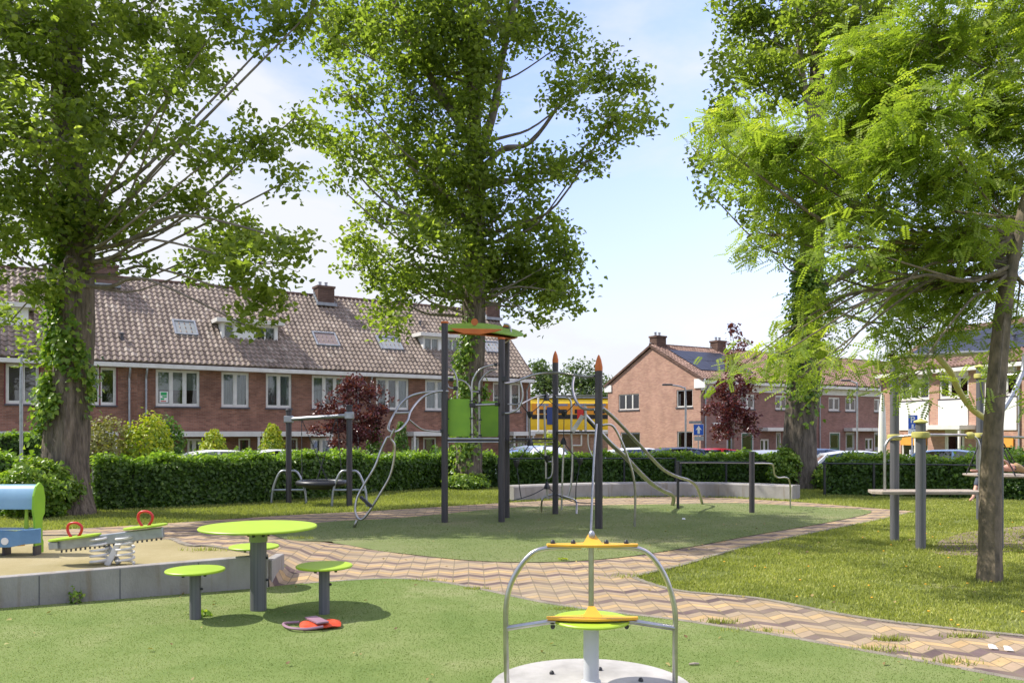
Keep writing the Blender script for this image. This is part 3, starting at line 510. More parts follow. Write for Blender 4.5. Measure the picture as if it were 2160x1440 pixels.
c4=PX([(1545,260,60,35,1.5),(1600,310,70,40),(1680,300,80,45),(1560,340,40,25),(1650,390,70,35),(1770,270,80,50),(1740,360,80,50),(1850,200,90,60),(1870,320,90,60),(1960,250,90,70),(1980,380,90,60),(2080,230,90,80),(2090,380,80,70),(1640,495,70,22),(1600,520,35,15),(1730,450,70,35),(1830,430,80,45),(1800,520,60,30),(1920,500,80,45),(2030,500,80,50),(2120,480,50,50),(1870,90,90,60),(1970,70,90,70),(2090,80,90,80),(1790,120,50,50),(1960,600,70,35),(2050,610,60,40),(1890,640,40,25),(1940,690,45,25),(2010,690,45,25),(1880,750,35,22),(1925,790,45,25),(1720,640,50,25),(1700,715,50,22),(1755,765,40,22),(1650,745,42,22),(1590,755,30,14),(1555,778,20,10),(1690,795,30,14),(2120,600,30,30),(2110,770,18,25),(2105,830,14,12),(2140,690,20,30),(1500,290,25,20)],9.4,1.3)
c4+=PX([(2250,300,120,150),(2250,0,150,150),(2050,-120,150,90),(1850,-100,100,70),(2300,550,100,100)],9.6,1.5,wt=.35)
tree('slender locust tree with feathery bright green leaves at the front right',(T4.x,T4.y,0),p4,r4,c4,150000,.1,M['leafL'],M['bark2'],name='locust_tree',sub=.16,flare=.25,twig=.005,leafy=locust,n=18,minz=3.3,lr=.007)
# ivy on the three poplars
def ivy(label,path,radii,zs,n,dens,size=.11,side=None):
    pts=smooth(path,8); q=len(path)-1; pos=[];outv=[]; m=len(pts)
    cs=[]
    for _ in range(dens):
        z=random.uniform(*zs); a=random.gauss(side,1.0) if side is not None else random.uniform(0,2*PI); cs.append((z,a,random.uniform(.08,.4)))
    for _ in range(n):
        z,a,s=random.choice(cs); z+=random.gauss(0,s*1.2); a+=random.gauss(0,s*1.2); i=min(range(m),key=lambda i:abs(pts[i].z-z)); f=i/(m-1)*q; k=min(int(f),q-1); r=radii[k]+(radii[k+1]-radii[k])*(f-k)
        rr=r*1.08+abs(random.gauss(0,.13))*(.4+s*2); pos.append((pts[i].x+rr*math.cos(a),pts[i].y+rr*math.sin(a),max(z,.05))); outv.append((math.cos(a),math.sin(a),.2))
    root=None; o=leaves('ivy',M['leafI'],None,np.array(pos),size,.2,None,.5,.6,np.array(outv)); tag(o,label,'ivy',group='ivy growing up the poplars'); return o
ivy('ivy thick on the lit side of the large left trunk',p1,r1,(1.2,6.5),3600,30,.11,side=PI*1.15)
ivy('pale ivy up the middle poplar behind the green panels',p2,r2,(.1,4.6),1300,14,.12,side=PI*1.1)
ivy('dense ivy wrapped round the trunk of the right poplar',p3,r3,(2.6,6.6),2600,24,.125,side=PI*1.2)
# small trees
def smalltree(label,base,trunk_top,r,clumps,n,size,mat,name,cat='tree',sub=.12,spread=None):
    return tree(label,base,[Vector(base)+Vector((0,0,-.1)),Vector(base)+(Vector(trunk_top)-Vector(base))*.5+Vector((.03,.02,0)),Vector(trunk_top)],[r,r*.7,r*.3],clumps,n,size,mat,M['barkd'],cat,None,name,sub,True,.1,.008,n=10)
Yc=35.5
smalltree('purple-leaved plum tree in front of the brown brick houses',tuple(P(748,1020,Yc)[:2])+(-.45,),P(748,840,Yc),.07,PX([(748,830,50,35),(700,860,35,28),(800,860,35,35),(745,890,60,35),(690,905,30,20),(720,935,30,15),(800,905,25,25),(760,925,40,18),(735,805,22,15)],Yc,.7),5200,.13,M['leafP'],'plum_tree',sub=.14)
Yc=33
smalltree('young copper beech beside the blue arrow sign',tuple(P(1545,1010,Yc)[:2])+(-.45,),P(1547,740,Yc),.06,PX([(1545,705,9,20),(1565,722,12,14),(1548,745,12,18),(1545,790,22,30),(1520,830,25,25),(1575,820,22,30),(1548,850,38,30),(1540,890,40,22),(1525,915,18,14),(1580,890,25,18),(1590,912,12,8),(1512,860,20,15)],Yc,.5),3600,.13,M['leafP'],'beech_tree',sub=.13)
for (cx,lst,Yc,lb) in [(1150,[(1140,790,28,35),(1160,820,30,35),(1130,850,30,30),(1160,870,30,25)],132,'grey green tree far behind the gap, nearest the brown row'),(1225,[(1225,795,32,32),(1245,830,35,40),(1205,845,30,30)],136,'round crowned tree above the yellow train'),(1285,[(1290,830,22,35),(1310,850,20,30),(1275,850,25,30)],130,'tree rising just left of the salmon brick gable')]:
    smalltree(lb,tuple(P(cx,1000,Yc)[:2])+(-.45,),P(cx,800,Yc),.3,PX(lst,Yc,1.5),3400,.5,M['leafF'],'background_tree',sub=.7)
# hedges
def hedge(label,pts,thick,h,z0=None,n=9000,size=.075,mat='leafH',tall=.15,group='clipped hedges round the playground'):
    pts=[Vector((p[0],p[1],0)) for p in pts]; seg=[(pts[i+1]-pts[i]).length for i in range(len(pts)-1)]; tot=sum(seg)
    root=thing('hedge',label,'hedge',(pts[0].x,pts[0].y,0),group=group)
    zf=(lambda x,y:gz(x,y)) if z0 is None else (lambda x,y:z0)
    mb=MB(); vs=[]
    for i,p in enumerate(pts):
        t=(pts[min(i+1,len(pts)-1)]-pts[max(i-1,0)]).normalized(); nr=Vector((-t.y,t.x,0)); z=zf(p.x,p.y)
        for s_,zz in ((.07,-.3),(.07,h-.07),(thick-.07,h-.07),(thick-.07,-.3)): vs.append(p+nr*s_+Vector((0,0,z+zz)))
    mb.add(vs,[(4*i+k,4*i+(k+1)%4,4*i+4+(k+1)%4,4*i+4+k) for i in range(len(pts)-1) for k in range(4)]+[(0,1,2,3),tuple(4*(len(pts)-1)+k for k in (3,2,1,0))]); mb.build('stems_or_shade_core',M['core'],root)  # solid dark core, the hedge's inner shade put into its colour
    A=[];O=[];T=[]
    i=rng.choice(len(seg),n,p=np.array(seg)/tot); f=rng.uniform(0,1,n); which=rng.uniform(0,1,n)
    pa=np.array([tuple(p) for p in pts]); a=pa[i]; b=pa[i+1]; base=a+(b-a)*f[:,None]; t=(b-a)/np.linalg.norm(b-a,axis=1,keepdims=True); nr=np.stack([-t[:,1],t[:,0],np.zeros(n)],-1)
    hh=rng.uniform(0.02,1,n)*h; fr=which<.55; bk=which>.9; tp=~fr&~bk
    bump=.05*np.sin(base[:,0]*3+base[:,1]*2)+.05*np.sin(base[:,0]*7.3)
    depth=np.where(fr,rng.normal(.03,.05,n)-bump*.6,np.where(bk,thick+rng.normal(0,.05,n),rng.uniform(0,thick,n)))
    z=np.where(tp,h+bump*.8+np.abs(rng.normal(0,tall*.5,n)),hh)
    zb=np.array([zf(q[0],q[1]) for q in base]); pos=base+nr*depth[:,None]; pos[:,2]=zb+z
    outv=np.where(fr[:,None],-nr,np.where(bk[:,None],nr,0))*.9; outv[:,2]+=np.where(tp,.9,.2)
    tn=np.clip(.33+.33*np.clip((z-h+.1)/.2,-.3,1)+rng.normal(0,.17,n),0,1)  # leaves toned lighter at the top, the sunlit look put into colour
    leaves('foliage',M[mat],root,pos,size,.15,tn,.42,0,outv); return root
hedge('long clipped hedge between the left poplar and the basket swing',[(-8.7,17.3),(-7.5,18.0),(-5.9,19.3),(-4.7,20.7),(-3.9,22.0)],1.0,.97,n=30000,size=.085)
hedge('hedge behind the climbing tower from the middle tree to the concrete bench',[(-3.95,22.1),(-2.9,23.4),(-2.2,24.8),(-.5,25.0)],1.0,.88,n=14000,size=.095)
hedge('fenced hedge behind the curved concrete bench',[(-.45,24.9),(1.5,24.9),(4.5,24.9),(8.15,24.9)],.95,.84,n=26000,size=.1)
hedge('dark hedge behind the hanging platform at the right',[(8.25,21.7),(10.5,20.9),(12.5,20.0),(15.2,18.9)],1.0,.89,n=24000,size=.09)
hedge('hedge at the left edge behind the blue play shelter',[(-15.5,13.5),(-12,15.6),(-10,16.6)],1.0,1.05,n=12000,size=.085)
hedge('tall dark garden hedge at the far left beyond the lamp post',[tuple((F0-nS*3-dS*8)[:2]),tuple((F0-nS*3-dS*1)[:2])],.8,1.9,z0=-.45,n=7000,size=.14,group='garden hedges of the houses')
# shrubs
def shrub(label,c,rx,rz,n,size,mat,shape='round',name='shrub',z0=-.45,ry=None):
    root=thing(name,label,'shrub',(c[0],c[1],z0)); ry=ry or rx
    v=unit(rng.normal(0,1,(n,3))); rad=rng.uniform(.6,1.0,n)**.5*(1+.14*np.sin(v[:,0]*5+v[:,2]*7+c[0])+.1*np.sin(v[:,1]*9+v[:,2]*4)); 
    if shape=='cone':
        hz_=rng.uniform(0,1,n)**1.35; a=rng.uniform(0,2*PI,n); rr=(1-hz_)**.42*rng.uniform(.7,1.05,n); pos=np.stack([c[0]+rx*rr*np.cos(a),c[1]+ry*rr*np.sin(a),z0+.05+hz_*2*rz],-1); v=np.stack([np.cos(a),np.sin(a),np.full(n,.3)],-1)
    else: pos=v*rad[:,None]*np.array([rx,ry,rz])+np.array([c[0],c[1],z0+rz*.98])
    pos+=rng.normal(0,size*.35,(n,3)); pos[:,2]=np.maximum(pos[:,2],z0+.03)
    tn=np.clip(.4+.12*(pos[:,2]-z0-rz)/rz+rng.normal(0,.18,n),0,1)
    leaves('foliage',mat,root,pos,size,.1,tn,.42,0,v*1.0)
    mb=MB()
    for k in range(7):
        a=k*.9; mb.tube(smooth([(c[0],c[1],z0),(c[0]+.2*rx*math.cos(a),c[1]+.2*rx*math.sin(a),z0+.5*rz),(c[0]+.55*rx*math.cos(a),c[1]+.55*rx*math.sin(a),z0+1.2*rz)],3),[.03,.03,.028,.025,.02,.015,.01],5,False)
    mb.build('stems_or_shade_core',M['barkd'],root); return root
def SH(label,px,pt,wpx,Y,n,size,mat,**k):
    top=P(px,pt,Y).z; z0=k.pop('z0',-.45); rz=(top-z0)/2; X=(px-1080)/F*Y; return shrub(label,(X,Y),wpx/2/F*Y,rz,n,size,mat,z0=z0,**k)
SH('loose olive grass-like shrub just right of the left trunk',215,880,120,27,2600,.12,M['leafO'])
SH('golden yellow flowering shrub below the brown brick wall',310,878,95,27.5,3200,.12,M['leafY'])
SH('dark green rounded shrub beside the golden shrub',352,885,70,28.5,2200,.12,M['leafG'])
SH('low round golden conifer nearest the golden shrub',450,912,84,32,2200,.12,M['leafY'],shape='cone')
SH('upright golden conifer left of the basket swing',575,900,70,33,2400,.12,M['leafY'],shape='cone')
SH('small dark cone conifer behind the bent ladder rail, left one',790,897,42,36,1500,.11,M['leafG'],shape='cone')
SH('small dark cone conifer behind the bent ladder rail, right one',846,895,42,37,1500,.11,M['leafG'],shape='cone')
SH('low bright bush left of the tower post under the brown wall',930,943,70,34,1300,.12,M['leafG'])
SH('round yellow green bush under the rope net of the tower',1128,933,56,40,1500,.13,M['leafY'])
SH('green bush between the brown row and the yellow bush',1088,945,50,41,1200,.13,M['leafG'])
SH('golden shrub in front of the brick station wall',1160,915,50,46,1300,.14,M['leafY'])
SH('leafy shrub growing against the foot of the left trunk',85,965,150,16.0,5200,.09,M['leafI'],z0=.0)
SH('ivy bush at the left foot of the right poplar',1655,945,60,24.0,2600,.1,M['leafI'],z0=0)
SH('small shrub at the right foot of the right poplar',1735,985,50,23.9,1500,.1,M['leafI'],z0=0)
SH('grassy ivy mound at the foot of the middle poplar',985,1000,90,23.9,1900,.09,M['leafI'],z0=0)
SH('small rose bush in front of the awning door',2060,935,90,31,1200,.1,M['leafG'])
SH('garden bush behind the child at the right edge',2150,940,70,28,1500,.1,M['leafG'])
SH('tiny weed at the foot of the nearest stool',425,1297,34,7.35,60,.045,M['leafI'],z0=0)
SH('weed growing at the foot of the concrete sandpit wall',160,1243,22,7.9,70,.04,M['leafI'],z0=0)
# ---------------------------------------------------------------- houses
def wallmb(mb,x0,x1,z0,z1,y,ops,depth=.12):
    xs_=sorted(set([x0,x1]+[o[0] for o in ops]+[o[1] for o in ops])); zs=sorted(set([z0,z1]+[o[2] for o in ops]+[o[3] for o in ops]))
    for a,b in zip(xs_,xs_[1:]):
        for c,d in zip(zs,zs[1:]):
            mx_,mz=(a+b)/2,(c+d)/2
            if any(o[0]<mx_<o[1] and o[2]<mz<o[3] for o in ops): continue
            mb.add([(a,y,c),(b,y,c),(b,y,d),(a,y,d)],[(0,1,2,3)])
    for (a,b,c,d) in [o[:4] for o in ops]:
        mb.add([(a,y,c),(b,y,c),(b,y,d),(a,y,d),(a,y+depth,c),(b,y+depth,c),(b,y+depth,d),(a,y+depth,d)],[(0,4,5,1),(1,5,6,2),(2,6,7,3),(3,7,4,0)])
def window(parent,a,b,c,d,y,lights=2,frame=None,fill='curtain',sill=True,proud=.05,door=False,fw=.07,surround=None,local=True,split=None):
    frame=frame or M['white']; mb=MB(); yy=y+proud
    mb.bb(a,a+fw,yy,yy+.07,c,d); mb.bb(b-fw,b,yy,yy+.07,c,d); mb.bb(a+fw,b-fw,yy,yy+.07,d-fw,d); mb.bb(a+fw,b-fw,yy,yy+.07,c,c+fw*1.3)
    wl=(b-a-2*fw)/lights
    for i in range(1,lights): x=a+fw+wl*i; mb.bb(x-.045,x+.045,yy-.004,yy+.064,c+fw*1.3,d-fw)
    for i in range(lights):   # inner sash
        x0=a+fw+wl*i+(.045 if i else 0); x1=a+fw+wl*(i+1)-(.045 if i<lights-1 else 0); q=.045
        for (u0,u1,v0,v1) in ((x0,x0+q,c+fw*1.3,d-fw),(x1-q,x1,c+fw*1.3,d-fw),(x0+q,x1-q,d-fw-q,d-fw),(x0+q,x1-q,c+fw*1.3,c+fw*1.3+q)): mb.bb(u0,u1,yy+.012,yy+.055,v0,v1)
    if split: mb.bb(a+fw,b-fw,yy-.002,yy+.066,split-.035,split+.035)
    o=mb.build('window' if not door else 'door',frame,parent,world=False)
    MB().bb(a+fw+.02,b-fw-.02,yy+.03,yy+.036,c+fw,d-fw).build('pane',M['glass'],o,world=False)
    if sill: MB().bb(a-.05,b+.05,y-.06,y+.05,c-.07,c-.003).build('sill',M['sill'],o,world=False)
    if surround:
        s_=MB(); s_.bb(a-.06,a-.001,y-.02,y+.08,c-.06,d+.06).bb(b+.001,b+.06,y-.02,y+.08,c-.06,d+.06).bb(a-.001,b+.001,y-.02,y+.08,d+.001,d+.06).bb(a-.001,b+.001,y-.03,y+.08,c-.08,c-.001); 
        for i in range(1,lights): x=a+fw+wl*i; s_.bb(x-.03,x+.03,y+proud-.012,y+proud-.005,c,d)
        s_.build('surround',surround,o,world=False)
    if fill:
        f=MB(); yb=yy+.12
        if fill=='mixed':
            f.bb(a+fw,b-fw,yb,yb+.01,c+(d-c)*.45,d); f.build('blind_or_dark_fill',M['blind_or_dark_fill'],o,world=False)
        elif fill in('curtain',):
            n=int((b-a)/.045); pts=[(a+fw+(b-a-2*fw)*i/n, yb+.025*math.sin(i*1.3)+.012*math.sin(i*.7)) for i in range(n+1)]
            sk=[i for i in range(n) if (lights<3 or abs(i/n-.5)>.2)]
            f.add([(p[0],p[1],z) for p in pts for z in (c,d)],[(2*i,2*i+2,2*i+3,2*i+1) for i in sk]); f.build('curtain',M['curtain'],o,world=False)
        elif fill in M: f.bb(a+fw,b-fw,yb-.05,yb-.04,c+.02 if fill!='mint' else c+(d-c)*.35,d); f.build('blind_or_dark_fill',M[fill],o,world=False)  # for dark, the unlit room's shade is put into the sheet's colour
    return o
def tiles(name,parent,x0,x1,zE,rise,yE,yR,mat,seed=0,colw=.255,rowh=.33,holes=()):
    n=max(1,round((x1-x0)/colw)); cw=(x1-x0)/n; slope=math.hypot(rise,yR-yE); m=round(slope/rowh); rh=slope/m; K=7
    e=np.array([(yR-yE)/slope,rise/slope]); nn=np.array([-rise/slope,(yR-yE)/slope])
    u=np.arange(n*K+1)/K; fu=u%1.0; prof=.075*(np.exp(-((fu-.32)/.2)**2)+np.exp(-((fu-1.32)/.2)**2)) -.012*np.exp(-((fu-.84)/.13)**2)
    V=[];T=[];Fa=[]; cnt=0; tv=np.clip(rng.normal(.5,.17,(m,n)),0,1); nu=len(u); col=np.minimum(u.astype(int),n-1)
    for r in range(m):
        for c0 in range(n):
            us=u[c0*K:c0*K+K+1]; pr=prof[c0*K:c0*K+K+1]; k=K+1
            rows=[]
            for (s_,lift) in ((r*rh-.03,.0),(r*rh-.03,.05),((r+1)*rh,.006)):
                hgt=pr+lift if lift else pr*.3-.02
                y=yE+e[0]*s_+nn[0]*hgt; z=zE+e[1]*s_+nn[1]*hgt; rows.append(np.stack([x0+us*cw,y,z],-1))
            V.append(np.concatenate(rows)); 
            for a in range(2):
                b=cnt+a*k; i=np.arange(k-1); Fa.append(np.stack([b+i,b+i+1,b+i+1+k,b+i+k],-1).ravel())
            T.append(np.full(3*k,tv[r,c0])); cnt+=3*k
    me=npmesh(name,np.concatenate(V),np.concatenate(Fa),4,mat,None,np.concatenate(T)); me.parent=parent; me.data.shade_smooth()
    try: me.data.set_sharp_from_angle(angle=R(50))
    except Exception: pass
    b=MB(); b.add([(x0,yE,zE-.03),(x1,yE,zE-.03),(x1,yR,zE+rise-.03),(x0,yR,zE+rise-.03),(x1,2*yR-yE,zE-.03),(x0,2*yR-yE,zE-.03)],[(0,1,2,3),(3,2,4,5)]); b.build('roof_boarding',M['brickC'],parent,world=False)
    rg=MB(); q=int((x1-x0)/.36)
    for i in range(q): a=x0+(x1-x0)*i/q; rg.tube([(a,yR,zE+rise+.02),(a+(x1-x0)/q+.02,yR,zE+rise+.035)],.1,10)
    rg.build('ridge_tiles',M['brickC'],me,world=False); return me
def chimney(roof,x,y,z0,z1,wx=.95,wy=.6,mat=None,pots=2):
    c=MB(); c.bb(x-wx/2,x+wx/2,y-wy/2,y+wy/2,z0,z1-.12).bb(x-wx/2-.05,x+wx/2+.05,y-wy/2-.05,y+wy/2+.05,z1-.12,z1)
    o=c.build('chimney',mat or M['brickC'],roof,world=False)
    l=MB(); l.bb(x-wx/2-.1,x+wx/2+.1,y-wy/2-.16,y-wy/2-.01,z0+.25,z0+.42)
    for k in range(4): l.bb(x-wx/2-.03,x-wx/2-.002,y-wy/2+k*.17,y-wy/2+k*.17+.17,z0+.3+k*.17,z0+.55+k*.17); l.bb(x+wx/2+.002,x+wx/2+.03,y-wy/2+k*.17,y-wy/2+k*.17+.17,z0+.3+k*.17,z0+.55+k*.17)
    l.build('flashing',M['lead'],o,world=False)
    p=MB()
    for k in range(pots): p.lathe([(.09,0),(.08,.2),(.1,.22),(.1,.25)],(x-.22+k*.35,y,z1),10)
    p.build('chimney_pots',M['zinc'],o,world=False)
def skylight(roof,x0,x1,s0,s1,zE,rise,dep,yE,fill='grey'):
    sl=math.hypot(rise,dep); ey,ez=dep/sl,rise/sl; ny,nz=-rise/sl,dep/sl
    def pt(x,s,h): return (x,yE+ey*s+ny*h,zE+ez*s+nz*h)
    def slab(mb,a,b,c,d,h0,h1): mb.add([pt(a,c,h0),pt(b,c,h0),pt(b,d,h0),pt(a,d,h0),pt(a,c,h1),pt(b,c,h1),pt(b,d,h1),pt(a,d,h1)],[(3,2,1,0),(4,5,6,7),(0,1,5,4),(1,2,6,5),(2,3,7,6),(3,0,4,7)])
    f=MB(); slab(f,x0,x0+.08,s0,s1,0,.13); slab(f,x1-.08,x1,s0,s1,0,.13); slab(f,x0+.08,x1-.08,s1-.1,s1,0,.135); slab(f,x0+.08,x1-.08,s0,s0+.08,0,.125)
    o=f.build('skylight',M['lead'],roof,world=False); g=MB(); slab(g,x0+.08,x1-.08,s0+.08,s1-.1,.08,.09); g.build('pane',pmx('skypane',(.3,.32,.3)) if fill=='grey' else pmx('skypane_b',(.25,.19,.16)),o,world=False)
PMC={}
def pmx(n,c,rough=.25,metal=0):
    if n not in PMC: PMC[n]=pm(n,c,tuple(x*.88 for x in c),3,rough,metal)
    return PMC[n]
def dormer(roof,x0,x1,yf,zb,zt,zE,rise,dep,yE,groups):
    yb=yE+(zt-zE)/rise*dep+.1
    c=MB(); c.add([(x0,yf,zb-.1),(x1,yf,zb-.1),(x1,yf,zt),(x0,yf,zt),(x0,yb,zt),(x1,yb,zt)],[(0,3,4),(1,5,2)])
    ops=[(a,b,zb+.1,zt-.08) for a,b,_ in groups]; wallmb(c,x0,x1,zb-.05,zt,yf,ops,.06)
    o=c.build('dormer',M['panelwhite'],roof,world=False)
    MB().bb(x0-.28,x1+.28,yf-.28,yb+.3,zt,zt+.2).build('dormer_roof',M['white'],o,world=False,bev=.01)
    MB().bb(x0-.05,x1+.05,yf-.25,yf-.004,zb-.16,zb-.06).build('flashing',M['lead'],o,world=False)
    for a,b,l in groups: 
        mb=MB(); y=yf+.02; mb.bb(a,a+.05,y,y+.05,zb+.1,zt-.08).bb(b-.05,b,y,y+.05,zb+.1,zt-.08).bb(a+.05,b-.05,y,y+.05,zb+.1,zb+.15).bb(a+.05,b-.05,y,y+.05,zt-.13,zt-.08)
        for i in range(1,l): x=a+(b-a)*i/l; mb.bb(x-.04,x+.04,y,y+.05,zb+.15,zt-.13)
        mb.build('dormer_window',M['white'],o,world=False); MB().bb(a+.04,b-.04,y+.03,y+.035,zb+.14,zt-.12).build('pane',M['glass'],o,world=False)
        MB().bb(a,b,y+.14,y+.15,zb+.05,zt).build('blind_or_dark_fill',M['curtain'] if l>1 else M['dark'],o,world=False)  # one-light groups get a dark sheet painted as the unlit room
ZS=-.45
def house(label,Fr,ang,x0,x1,dep2,rise,wins,doors,opt):
    """terraced house between x0 and x1 of its row; local x along the street, y back, z above the street"""
    d=Vector((math.cos(ang),math.sin(ang),0)); o=Fr+d*x0; root=thing('terraced_house',label,'house',(o.x,o.y,ZS),ang,group=opt.get('group'))
    W=x1-x0; zE=5.0-ZS; s=lambda x:x-x0; bm_=opt['brick']; ops=[]
    for q in wins: ops.append((s(q[0]),s(q[1]),q[2]-ZS,q[3]-ZS))
    for q in doors: ops.append((s(q[0]),s(q[1]),q[2]-ZS if len(q)>4 else .02,q[3]-ZS))
    mb=MB(); wallmb(mb,0,W,0,zE-.02,0,ops,.14); D=dep2*2
    MB().add([(0,D,0),(W,D,0),(W,D,zE),(0,D,zE)],[(3,2,1,0)]).build('rear_wall',bm_,root,world=False)
    wall=mb.build('wall',bm_,root,world=False)
    if opt.get('gabR') is not None or True:
        for X_,nm in ((0,'gabL'),(W,'gabR')):
            g=MB(); gw=opt.get(nm)
            if gw:   # gable with windows: local axis along depth
                ops2=gw; base=[]
                ysz=sorted(set([0,D]+[a for q in ops2 for a in q[:2]])); zz=sorted(set([0,zE]+[a-ZS for q in ops2 for a in q[2:4]]))
                for a,b in zip(ysz,ysz[1:]):
                    for c,e in zip(zz,zz[1:]):
                        if any(q[0]<(a+b)/2<q[1] and q[2]-ZS<(c+e)/2<q[3]-ZS for q in ops2): continue
                        g.add([(X_,a,c),(X_,b,c),(X_,b,e),(X_,a,e)],[(3,2,1,0)])
                sg=1 if X_==0 else -1
                for q in ops2:
                    a,b,c,e=q[0],q[1],q[2]-ZS,q[3]-ZS; X2=X_+.12*sg
                    g.add([(X_,a,c),(X_,b,c),(X_,b,e),(X_,a,e),(X2,a,c),(X2,b,c),(X2,b,e),(X2,a,e)],[(0,4,5,1),(1,5,6,2),(2,6,7,3),(3,7,4,0)])
                g.add([(X_,0,zE),(X_,D,zE),(X_,dep2,zE+rise-.05)],[(0,1,2)]); go=g.build('gable_wall',opt.get('gmat',bm_),root,world=False)
                for q in ops2:
                    a,b,c,e,l,fl=q[0],q[1],q[2]-ZS,q[3]-ZS,q[4],q[5]; f=MB(); w_=.07; xo=.05
                    f.bb(xo,xo+.07,a,a+w_,c,e).bb(xo,xo+.07,b-w_,b,c,e).bb(xo,xo+.07,a+w_,b-w_,e-w_,e).bb(xo,xo+.07,a+w_,b-w_,c,c+w_)
                    for i in range(1,l): y=a+(b-a)*i/l; f.bb(xo-.004,xo+.064,y-.06,y+.06,c+w_,e-w_)
                    wo=f.build('window',M['white'],root,world=False); MB().bb(xo+.03,xo+.035,a+.05,b-.05,c+.05,e-.05).build('pane',M['glass'],wo,world=False)
                    MB().bb(-.05,.05,a-.05,b+.05,c-.09,c-.003).build('sill',M['sill'],wo,world=False)
                    fo=MB()
                    if fl=='mint': fo.bb(xo+.1,xo+.11,a,b,c+.7,e); fo.build('blind_or_dark_fill',M['mint'],wo,world=False)
                    elif fl=='mintcurt':
                        fo.bb(xo+.1,xo+.11,a,b,c+(e-c)*.55,e); fo.build('blind_or_dark_fill',M['mint'],wo,world=False); cu=MB()
                        for k in range(3): y=a+(b-a)*(k+.5)/3; cu.add([(xo+.13,y-.28,c+(e-c)*.55),(xo+.13,y+.28,c+(e-c)*.55),(xo+.13,y+.1,c),(xo+.13,y-.1,c)],[(0,1,2,3)])
                        cu.build('curtain',M['blind_or_dark_fill'],wo,world=False)
                    else:
                        fo.add([(xo+.14+.02*math.sin(i*2),a+(b-a)*i/24,z) for i in range(25) for z in (c,e)],[(2*i,2*i+2,2*i+3,2*i+1) for i in range(24) if i%9<4]); fo.build('curtain',M['curtain'],wo,world=False)
            else:
                g.add([(X_,0,0),(X_,D,0),(X_,D,zE),(X_,dep2,zE+rise-.06),(X_,0,zE)],[(0,1,2,3,4)]); g.build('gable_wall',opt.get('gmat',bm_),root,world=False)
    oh=.32; ex=rise/dep2*oh
    vx0=-.12 if opt.get('vergeL') else 0; vx1=W+.12 if opt.get('vergeR') else W
    roof=tiles('roof',root,vx0,vx1,zE-ex+.12,rise+ex,-oh,dep2,opt['tile'],colw=opt.get('colw',.255))
    for k_,X_ in (('vergeL',vx0),('vergeR',vx1)):
        if opt.get(k_):
            v=MB(); v.bar((X_,-oh,zE-ex+.06),(X_,dep2,zE+rise+.06),.05,.14); v.bar((X_,dep2,zE+rise+.06),(X_,2*dep2+oh,zE-ex+.06),.05,.14); v.build('verge_board',M['white'] if opt.get('whiteverge') else M['brickC'],roof,world=False)
    gt=MB(); gt.bb(0,W,-oh-.12,.0,zE-ex-.16,zE-ex+.03); 
    if opt.get('frieze'): gt.bb(.003,W-.003,-.06,-.003,zE-ex-.16-opt['frieze'],zE-ex-.163)
    gt.build('gutter',M['white'],root,world=False,bev=.012)
    if opt.get('boxL'): MB().bb(-.08,-.003,-oh-.1,.5,zE-.6,zE-.02).build('eaves_box',M['panelwhite'],root,world=False); MB().bb(-.08,-.003,D-.45,D+.3,zE-.5,zE-.02).build('eaves_box',M['panelwhite'],root,world=False)
    for q in wins: window(root,s(q[0]),s(q[1]),q[2]-ZS,q[3]-ZS,0,q[4],fill=q[5],surround=M['redpaint'] if len(q)>6 and q[6]=='red' else None)
    for q in doors:
        zlo=q[2]-ZS if len(q)>4 and q[4]=='win' else .02
        if q[4]=='win': window(root,s(q[0]),s(q[1]),zlo,q[3]-ZS,0,2,fill='curtain')
        else:
            a,b,e=s(q[0]),s(q[1]),q[3]-ZS; dm=q[5]; f=MB(); f.bb(a,a+.08,.03,.11,.02,e).bb(b-.08,b,.03,.11,.02,e).bb(a+.08,b-.08,.03,.11,e-.08,e).bb(a+.08,b-.08,.03,.11,2.08,2.14)
            fo=f.build('door_frame',M['white'],root,world=False); dd=MB(); dd.bb(a+.085,b-.085,.06,.10,.03,2.075); do=dd.build('door',dm,fo,world=False)
            MB().bb(a+.2,b-.2,.05,.058,1.0,1.9).build('pane',M['glass'],do,world=False); MB().bb(a+.12,a+.15,.02,.06,1.0,1.16).build('handle',M['steel'],do,world=False)
            MB().bb(a+.09,b-.09,.07,.076,2.15,e-.09).build('pane',M['glass'],fo,world=False)
    for x in opt.get('pipes',[]):
        t=MB(); X_=s(x); t.tube(smooth([(X_,-oh-.02,zE-ex-.16),(X_,-oh,zE-ex-.3),(X_,-.08,zE-ex-.62),(X_,-.075,zE-ex-.9),(X_,-.075,.1)],4),.045,8)
        for z in (1,2.5,4): t.tube([(X_,-.075,z),(X_,-.075,z+.06)],.058,8)
        t.build('downpipe',M['zinc'],root,world=False,sm=True)
    for (a,b,z0_,z1_,pr) in opt.get('canopy',[]):
        MB().bb(s(a),s(b),-pr,-.004,z0_-ZS,z1_-ZS).build('canopy',M['white'],root,world=False,bev=.01)
        if pr>.7:
            k=MB(); 
            for x in (s(a)+.1,s(b)-.1): k.bb(x-.05,x+.05,-pr+.05,-pr+.15,.0,z0_-ZS-.003)
            k.build('canopy_posts',M['white'],root,world=False)
    for q in opt.get('dormers',[]): dormer(roof,s(q[0]),s(q[1]),q[2],q[3]-ZS,q[4]-ZS,zE,rise,dep2,0,[(s(a),s(b),l) for a,b,l in q[5]])
    for q in opt.get('skylights',[]): skylight(roof,s(q[0]),s(q[1]),q[2],q[3],zE-ex+.12,rise+ex,dep2+oh,-oh,q[4] if len(q)>4 else 'grey')
